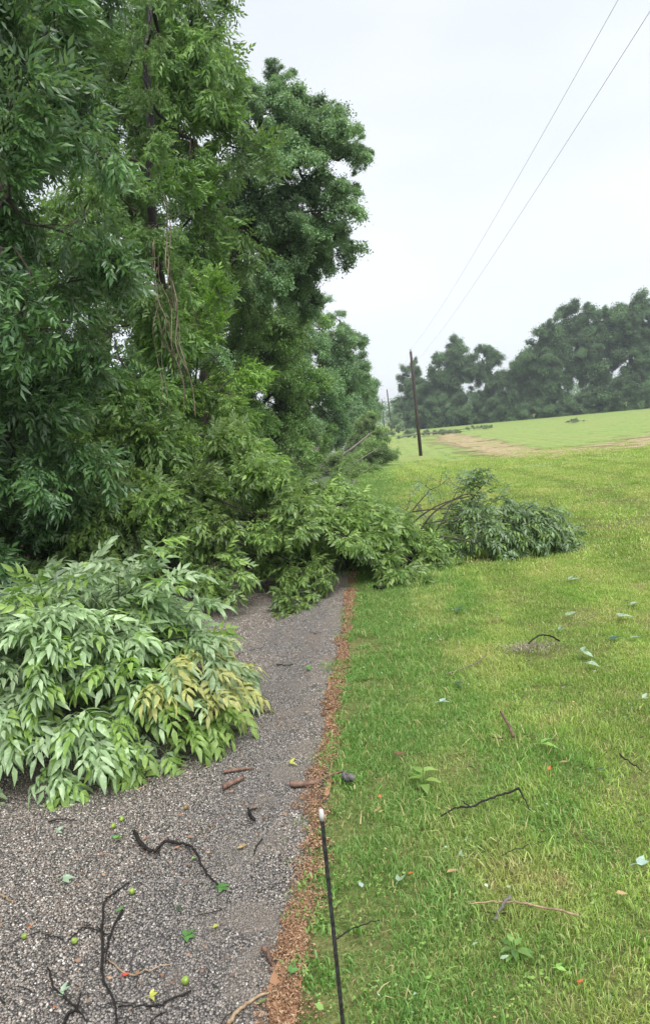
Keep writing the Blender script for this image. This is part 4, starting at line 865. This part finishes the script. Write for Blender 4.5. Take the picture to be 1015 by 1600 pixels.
ground_twig('pale thin twig cut by the left edge of the near road', [([(-5, 1398), (10, 1405), (22, 1413)], 4, 2)], 'wood_pale')
ground_twig('thin dark curved twig on the road just below the pale branch', [([(77, 1287), (95, 1282), (120, 1284)], 3, 2)])
ground_twig('long pale brown stick at the bottom of the frame by the litter strip', [([(356, 1606), (366, 1590), (380, 1577), (400, 1563), (432, 1552)], 7, 4)], 'wood_pale', 'stick', 'stick')
ground_twig('reddish flat piece of bark on the road, lower of the pair', [([(349, 1235), (362, 1228), (380, 1220)], 11, 6)], 'bark_red', 'bark_piece', 'bark')
ground_twig('thin reddish sliver of bark on the road, upper of the pair', [([(350, 1209), (372, 1206), (396, 1203)], 7, 4)], 'bark_red', 'bark_piece', 'bark')
ground_twig('thick brown stick sticking out from the litter strip over the road edge', [([(454, 1230), (475, 1230), (500, 1225)], 11, 8), ([(495, 1224), (515, 1219), (536, 1214)], 5, 4)], 'bark_red', 'stick', 'stick')
ground_twig('short grey-brown splinter near the litter strip at the bottom', [([(413, 1484), (420, 1497), (427, 1512)], 8, 5)], 'bark_red', 'splinter', 'splinter')
ground_twig('short black twig touching the litter strip beside the splinter', [([(430, 1494), (443, 1496), (458, 1500)], 6, 3)])
ground_twig('tiny hooked black twig in the middle of the road', [([(388, 1267), (391, 1277), (398, 1284)], 5, 6), ([(391, 1268), (400, 1266)], 3, 2)])
ground_twig('hair-thin twig near the road middle beside a faded leaf', [([(410, 1311), (402, 1325), (396, 1340)], 3, 2)])
ground_twig('short dark twig lying near the fallen tree on the far end of the near road', [([(432, 1040), (445, 1041), (458, 1040)], 3, 2)])
ground_twig('dark chunk of bark on the grass beside the right end of the fallen tree', [([(585, 922), (594, 924), (602, 923)], 7, 6)], name='bark_piece', cat='bark')
ground_twig('black bent twig with a drooping end on the lawn', [([(690, 1294), (715, 1283), (735, 1280), (760, 1270), (785, 1260), (811, 1252)], 3, 5), ([(811, 1252), (820, 1270), (829, 1287)], 4, 2), ([(735, 1280), (722, 1270)], 3, 2)], lift=.035)
ground_twig('tan dry stem lying across the near lawn', [([(733, 1434), (770, 1432), (800, 1432), (850, 1440), (905, 1453)], 2.6, 4)], 'wood_pale', 'stem', 'dry stem', lift=.03)
ground_twig('short grey stick crossing the tan dry stem', [([(797, 1422), (786, 1440), (773, 1462)], 6, 4)], 'bark_grey', 'stick', 'stick', lift=.03)
ground_twig('brown broken stick lying upright-looking in the mid lawn', [([(783, 1128), (793, 1145), (802, 1166)], 4, 5)], 'bark_red', 'stick', 'stick', lift=.03)
ground_twig('hair-thin dark stem on the lawn below the bent twig', [([(785, 1356), (808, 1346), (830, 1340), (850, 1334)], 1.8, 1.4)], lift=.03)
ground_twig('thin dark twig running right from behind the marker rod', [([(528, 1492), (552, 1480), (575, 1470), (596, 1463)], 3, 2)], lift=.04)
ground_twig('dark twig arched over the grey dead clump on the lawn', [([(826, 1019), (838, 1009), (850, 1005), (862, 1008), (874, 1016)], 3, 3.5)], lift=.04)
ground_twig('faint curved stem on the lawn between the blue-grey leaf and the dead clump', [([(697, 1064), (720, 1056), (745, 1045), (760, 1031)], 2.5, 2.5)], 'vine', lift=.02)
ground_twig('dark twig beside the plant at the right lawn edge', [([(968, 1195), (985, 1210), (1003, 1222)], 3, 2)], lift=.03)
ground_twig('forked brown twig on the grass in front of the torn-off limb', [([(635, 900), (648, 896), (665, 885), (682, 872)], 4, 2), ([(650, 893), (672, 893)], 2.5, 2)], 'bark_red', lift=.03)

def nut(px, py, d, label, mat='nut'):
    p = gp(px, py); k = np.linalg.norm(p-np.array([0, 0, CH]))/F; R_ = d*k/2*.85; V = []; F_ = []
    nu, nv = 12, 8
    for i in range(nv+1):
        for j in range(nu):
            a = pi*i/nv; b = 2*pi*j/nu; rr = R_*(1+.05*cos(4*b)*sin(a)); V.append((rr*sin(a)*cos(b), rr*sin(a)*sin(b), R_*1.08*cos(a)*(1+.06*(i == 0))))
    for i in range(nv):
        for j in range(nu): a = i*nu+j; b = i*nu+(j+1) % nu; F_ += [(a, a+nu, b+nu), (a, b+nu, b)]
    e = empty('nut', (p[0], p[1], R_-.001), label, 'nut', 'green nuts fallen on the road'); mb = MB(); mb.add(V, F_); o = link('husk', mb.mesh('husk', [M[mat]]), e); o.rotation_euler = (1.0, .4, px)
    mb = MB(); v, f = tube([(0, 0, R_*1.0), (R_*.1, 0, R_*1.35)], [R_*.16, R_*.10], 6); mb.add(v, f); o = link('stem', mb.mesh('stem', [M['nut_brown']]), e); o.rotation_euler = (1.0, .4, px)
for a in ((207, 1398, 10, 'yellow-green nut near the tip of the bent-tip twig'), (117, 1474, 9, 'small green nut left of the bent-tip twig'), (290, 1538, 12, 'largest green nut, right of the red scrap near the bottom'),
          (178, 1294, 8, 'yellow-green nut beyond the start of the long wavy twig'), (191, 1283, 8, 'pale nut farthest up the road, just below the pale branch'), (39, 1467, 8, 'yellowish nut at the lower left near the orange scrap')): nut(*a)
nut(291, 1265, 8, 'brownish nut on the road just above the long wavy twig', 'nut_brown')
def colmat(nm, col, under=None): 
    if nm not in M: M[nm] = leaf_mat(nm, tuple(c*.8 for c in col), tuple(c*1.15 for c in col), under or tuple(min(1, c*1.3) for c in col), .45, .25, (1.0, 1.0, .8), .2)
    return nm
colmat('gl_green', (.10, .24, .06)); colmat('gl_pale', (.30, .41, .28)); colmat('gl_blue', (.34, .45, .41)); colmat('gl_tan', (.42, .30, .14)); colmat('gl_orange', (.50, .14, .035)); colmat('gl_red', (.52, .06, .035)); colmat('gl_yellow', (.48, .50, .10)); colmat('gl_brown', (.13, .065, .035)); colmat('gl_dark', (.05, .11, .055)); colmat('gl_light', (.22, .40, .09))
def ground_leaf(px, py, size, mat, label, nl=1, ang=None, lift=.0, name='leaf', cat='leaf', tilt=.25, w=.45):
    r = np.random.default_rng(int(px*7+py)); p = gp(px, py); k = np.linalg.norm(p-np.array([0, 0, CH]))/F; Ln = size*k*.78; road = p[0] < edge_x(p[1]); mb = MB()
    for i in range(nl):
        v, f = leaflet(Ln*r.uniform(.75, 1.0), Ln*w, r.uniform(.15, .45), r.uniform(-.3, .3), 1); a = (ang if ang is not None else r.uniform(0, 6.3))+(i-(nl-1)/2)*(1.0 if nl > 1 else 0)
        Mx = np.array(Euler((r.uniform(-.3, .3), r.uniform(-tilt, tilt*.3), a)).to_matrix()); v = v@Mx.T; v[:, :2] -= np.array([cos(a), sin(a)])*Ln*(.4 if nl == 1 else 0); mb.add(v, f, .5+r.uniform(-.2, .2))
    if nl > 1: v, f = tube([(0, 0, .002), (-Ln*.5*cos(ang or 0), -Ln*.5*sin(ang or 0), .003)], .0012, 4); mb.add(v, f)
    z0 = min(x[:, 2].min() for x in mb.v); o = link(name, mb.mesh(name, [M[mat]]), loc=(p[0], p[1], float(T(p[0], p[1]))+(.005 if road else .032)+lift-z0)); return tag(o, label, cat)
GL = [(290, 1466, 24, 'gl_green', 'green leaf cluster lying flat on the near road, right of the bent-tip twig', 4, .4), (346, 1390, 20, 'gl_green', 'green leaf cluster at the thin end of the long wavy twig', 5, .5),
      (183, 1313, 16, 'gl_green', 'small green leaf cluster left of the start of the wavy twig', 4, 1.0), (88, 1302, 18, 'gl_pale', 'pale green leaf on the road below the pale branch', 2, .2), (100, 1378, 22, 'gl_pale', 'white-backed curled leaf scrap on the left side of the road', 3, .3),
      (182, 1427, 18, 'gl_green', 'single green leaf against the split stick', 2, .2), (95, 1553, 20, 'gl_pale', 'pale leaf caught on the forked twig at lower left', 3, .1), (235, 1560, 16, 'gl_yellow', 'yellow-green leaf scrap above the thin dark twig at the bottom', 3, .3),
      (333, 1454, 14, 'gl_yellow', 'yellow leaf scrap right of the flat green cluster', 2, .2), (408, 1570, 22, 'gl_green', 'bright green leaf beside the long pale brown stick', 1, .2), (500, 1590, 24, 'gl_light', 'rounded bright leaf at the bottom edge by the marker rod', 1, 2.6),
      (456, 1537, 22, 'gl_green', 'small green leaf on the litter strip left of the marker rod', 2, 1.2), (453, 1197, 16, 'gl_yellow', 'curled yellow leaf on the road beyond the thick brown stick', 2, .4), (378, 1326, 24, 'gl_tan', 'faded flat leaf pressed into the wet road middle', 1, .2),
      (193, 1529, 12, 'gl_red', 'small bright red leaf scrap on the near road', 2, 1.0), (86, 1577, 11, 'gl_orange', 'small orange scrap at the bottom left of the road', 1, .3), (47, 1453, 11, 'gl_orange', 'orange scrap beside the yellowish nut', 1, .1),
      (302, 1345, 9, 'gl_light', 'tiny green leaf touching the arch of the wavy twig', 2, 1.4), (480, 1047, 14, 'gl_green', 'green leaf bits on the road near the verge, beyond the pale branch', 3, .1), (277, 1424, 14, 'gl_dark', 'dark small leaf on the road above the flat green cluster', 2, .1),
      (687, 1105, 24, 'gl_blue', 'blue-grey upturned leaf on the lawn left of the broken stick', 2, .3), (845, 1177, 34, 'gl_light', 'paired light green leaf on the mid lawn', 2, .1), (910, 1031, 26, 'gl_pale', 'silver-backed leaf on the right lawn, upper of the close pair', 3, .1), (918, 1048, 26, 'gl_pale', 'silver-backed leaf on the right lawn, lower of the close pair', 2, .0),
      (873, 991, 16, 'gl_pale', 'pale small leaf just right of the grey dead clump', 2, .6), (967, 973, 30, 'gl_pale', 'long pale leaf far right on the lawn', 2, .5), (883, 968, 28, 'gl_pale', 'pale leaf scrap on the lawn above the dead clump', 2, .1), (565, 1395, 20, 'gl_blue', 'pale blue-green leaf in the long verge grass', 1, 1.9),
      (623, 1390, 20, 'gl_pale', 'pale folded leaf standing in the verge grass', 2, 1.2), (643, 1377, 18, 'gl_orange', 'orange-tan dead leaf next to the pale folded one', 1, .8), (590, 1277, 20, 'gl_tan', 'tan dead leaf in the long grass near the dark stone', 1, .6), (594, 1255, 14, 'gl_orange', 'small rust leaf stem just above the tan dead leaf', 1, 1.6),
      (706, 1376, 24, 'gl_tan', 'curled tan leaf on the lawn left of the hair-thin stem', 1, .4), (718, 1350, 14, 'gl_pale', 'tiny whitish leaf scrap just above the curled tan leaf', 2, .5), (881, 1200, 16, 'gl_tan', 'small tan leaf on the lawn right of the paired green leaf', 1, .1), (858, 1212, 14, 'gl_orange', 'small rust-coloured scrap below the paired green leaf', 1, 1.0),
      (995, 1363, 26, 'gl_blue', 'pale grey-green leaf near the right edge of the lawn', 2, .3), (972, 1411, 26, 'gl_tan', 'flat tan leaf near the right edge below the pale one', 1, .0), (870, 1530, 20, 'gl_light', 'light leaf in the grass at the lower right', 2, .2), (620, 1190, 20, 'gl_brown', 'crumpled dark brown leaf in the verge grass', 3, .9),
      (888, 911, 24, 'gl_pale', 'pale leaf scrap far up the lawn toward the leafy mound', 2, .3), (985, 951, 22, 'gl_pale', 'whitish leaf near the right edge, upper lawn', 2, .2), (712, 960, 26, 'gl_dark', 'dark green leaf standing on the upper lawn', 2, .4), (952, 1006, 24, 'gl_dark', 'dark green leaf pair right of the silver-backed pair', 2, .2), (985, 1005, 22, 'gl_pale', 'pale leaf at the right beside the dark leaf pair', 2, .1),
      (713, 1079, 20, 'gl_dark', 'small dark green leaf above and right of the blue-grey leaf', 3, .2), (880, 1083, 12, 'gl_blue', 'tiny bluish scrap in the middle of the right lawn', 1, .2), (936, 1212, 10, 'gl_dark', 'small dark scrap in the grass right of the rust scrap', 2, .2), (743, 1490, 14, 'gl_pale', 'small white leaf scrap left of the low weed at the bottom', 1, .2), (788, 1512, 18, 'gl_pale', 'white leaf lying under the low weed at the bottom', 1, .1),
      (905, 1553, 12, 'gl_orange', 'reddish scrap in the grass near the bottom right', 2, 1.1), (670, 1543, 16, 'gl_light', 'light narrow leaf in the grass right of the marker rod foot', 1, .8), (1003, 1100, 16, 'gl_pale', 'pale scrap at the right edge of the mid lawn', 2, .2), (945, 770, 14, 'gl_brown', 'brown scrap on the lawn beyond the leafy mound', 2, .1),
      (645, 1100, 13, 'gl_dark', 'dark small leaf in the deep green verge grass', 2, .2), (765, 1105, 8, 'gl_brown', 'tiny dark scrap above the broken stick', 2, .2)]
for a in GL: ground_leaf(a[0], a[1], a[2], a[3], a[4], a[5], a[6])
ground_twig('dark rounded stone on the verge by the thick brown stick', [([(538, 1224), (545, 1226), (553, 1228)], 15, 12)], 'stone_dark', 'stone', 'stone')
def weed(px, py, size, n, mat, label, seed):
    r = np.random.default_rng(seed); p = gp(px, py); k = np.linalg.norm(p-np.array([0, 0, CH]))/F; e = empty('weed', (p[0], p[1], float(T(p[0], p[1]))), label, 'weed')
    for i in range(n):
        a = i*2.4+r.uniform(-.3, .3); h = size*k*r.uniform(.2, .8); mb = MB(); b = np.array([cos(a)*.01, sin(a)*.01, h]); v, f = tube([(0, 0, 0), b*.6, b], .0015, 4); mb.add(v, f)
        Ln = size*k*r.uniform(.5, .9); v, f = leaflet(Ln, Ln*.5, .3, .4, 1); Mx = np.array(Euler((0, -.35, a)).to_matrix()); mb.add(v@Mx.T+b, f, .5+r.uniform(-.3, .3)); link('leaf', mb.mesh('leaf', [M[mat]]), e)
weed(662, 1232, 34, 7, 'leaf_fresh', 'broad-leaved light green weed in the verge grass', 1)
weed(803, 1498, 26, 8, 'leaf_mid', 'low dark green weed near the bottom of the lawn', 2)
# dead grey grass clump
mb = blades(420, .17, .03, .07, .004, 1.6, 400, False); v, f, t, m_ = mb.data(); q = MB(); p = gp(828, 1018); q.add(v*np.array([1.2, .6, .8])+np.array([0, 0, .03]), f, t)
M['dead'] = plain_mat('dead_grass', (.26, .235, .17), .8, .2, .5, 60)
tag(link('grass_clump', q.mesh('grass_clump', [M['dead']], smooth=False), loc=(p[0], p[1], 0)), 'grey dead grass clump under the arched dark twig on the lawn', 'grass clump')
# loose leaf scraps over the lawn
src = src_obj('leaf_scraps', clump(1, .0, .045, .5, 5)[0] is not None and (lambda: (lambda q: (q.add(*clump(3, .10, .03, .45, 9)), q)[1])(MB()))().mesh('leaf_scraps', [M['gl_pale']])); r = np.random.default_rng(66)
n = 230; y = 2+26*r.uniform(0, 1, n)**1.3; x = r.uniform(-.1, 1, n)*(.42*y+1); s = r.uniform(.4, 1.0, n)*(1+y*.05)
scatter('leaf_scraps', src, np.stack([x, y, T(x, y)+.045], 1), np.stack([0*x, 0*x, r.uniform(0, 6.3, n)], 1), np.stack([s, s, s*.3], 1))
src = src_obj('leaf_scraps', (lambda q: (q.add(*clump(3, .12, .028, .45, 19)), q)[1])(MB()).mesh('leaf_scraps', [M['gl_tan']]))
n = 160; y = 1.6+9*r.uniform(0, 1, n); x = r.uniform(-.1, 1, n)*(.42*y+1); s = r.uniform(.4, .9, n)
scatter('leaf_scraps', src, np.stack([x, y, T(x, y)+.035], 1), np.stack([0*x, 0*x, r.uniform(0, 6.3, n)], 1), np.stack([s, s, s*.3], 1))

q = MB(); r = np.random.default_rng(404)
for i in range(150):
    y = 1.6+8*r.uniform()**1.3; x = float(edge_x(y))-r.uniform(-.15, 3.0) if i < 105 else r.uniform(-.2, .42*y+.5); l = r.uniform(.02, .11); a = r.uniform(0, 6.3); z = float(T(x, y))+(.003 if x < edge_x(y) else .03)
    d = np.array([cos(a), sin(a), 0]); p = np.array([x, y, z]); v, f = tube(spline([p, p+d*l*.5+(*r.normal(0, .12*l, 2), .003), p+d*l], 5), [.0022, .002, .0018, .0014, .0007], 4); q.add(v, f)
tag(link('twig_bits', q.mesh('twig_bits', [M['twig_wet']])), kind='stuff')
for k, (mt, nn) in enumerate((('leaf_fresh', 900), ('leaf_mid', 700))):
    src = src_obj('lawn_clover', (lambda q: (q.add(*clump(9, .045, .017, .7, 119+k)), q)[1])(MB()).mesh('lawn_clover', [M[mt]])); r = np.random.default_rng(67+k)
    y = 1.5+8*r.uniform(0, 1, nn)**1.2; x = r.uniform(-.1, 1, nn)*(.42*y+1)-.25; q = vnoise(x, y, 1.6, 33+k) > .48; x, y = x[q], y[q]; n = len(x); s = r.uniform(.6, 1.3, n)
    scatter('lawn_clover', src, np.stack([x, y, T(x, y)+.014], 1), np.stack([0*x, 0*x, r.uniform(0, 6.3, n)], 1), np.stack([s, s, s*.35], 1))

# ------------------------------------------------------------------ haze
m, nt, out = newmat('haze'); pv = N(nt, 'ShaderNodeVolumePrincipled'); pv.inputs['Color'].default_value = (.86, .92, 1.0, 1); pv.inputs['Density'].default_value = .0006; pv.inputs['Anisotropy'].default_value = .2
nt.links.new(pv.outputs[0], out.inputs['Volume'])
bx = np.array([(x, y, z) for z in (-3.2, 32) for y in (-60, 1510) for x in (-1510, 1510)], float); mb = MB()
bx[:, 1] = np.where(bx[:, 1] > 0, 1510, -60)
mb.add(bx, [(0, 2, 3), (0, 3, 1), (4, 5, 7), (4, 7, 6), (0, 1, 5), (0, 5, 4), (2, 6, 7), (2, 7, 3), (0, 4, 6), (0, 6, 2), (1, 3, 7), (1, 7, 5)])
tag(link('haze', mb.mesh('haze', [m], smooth=False)), kind='stuff')
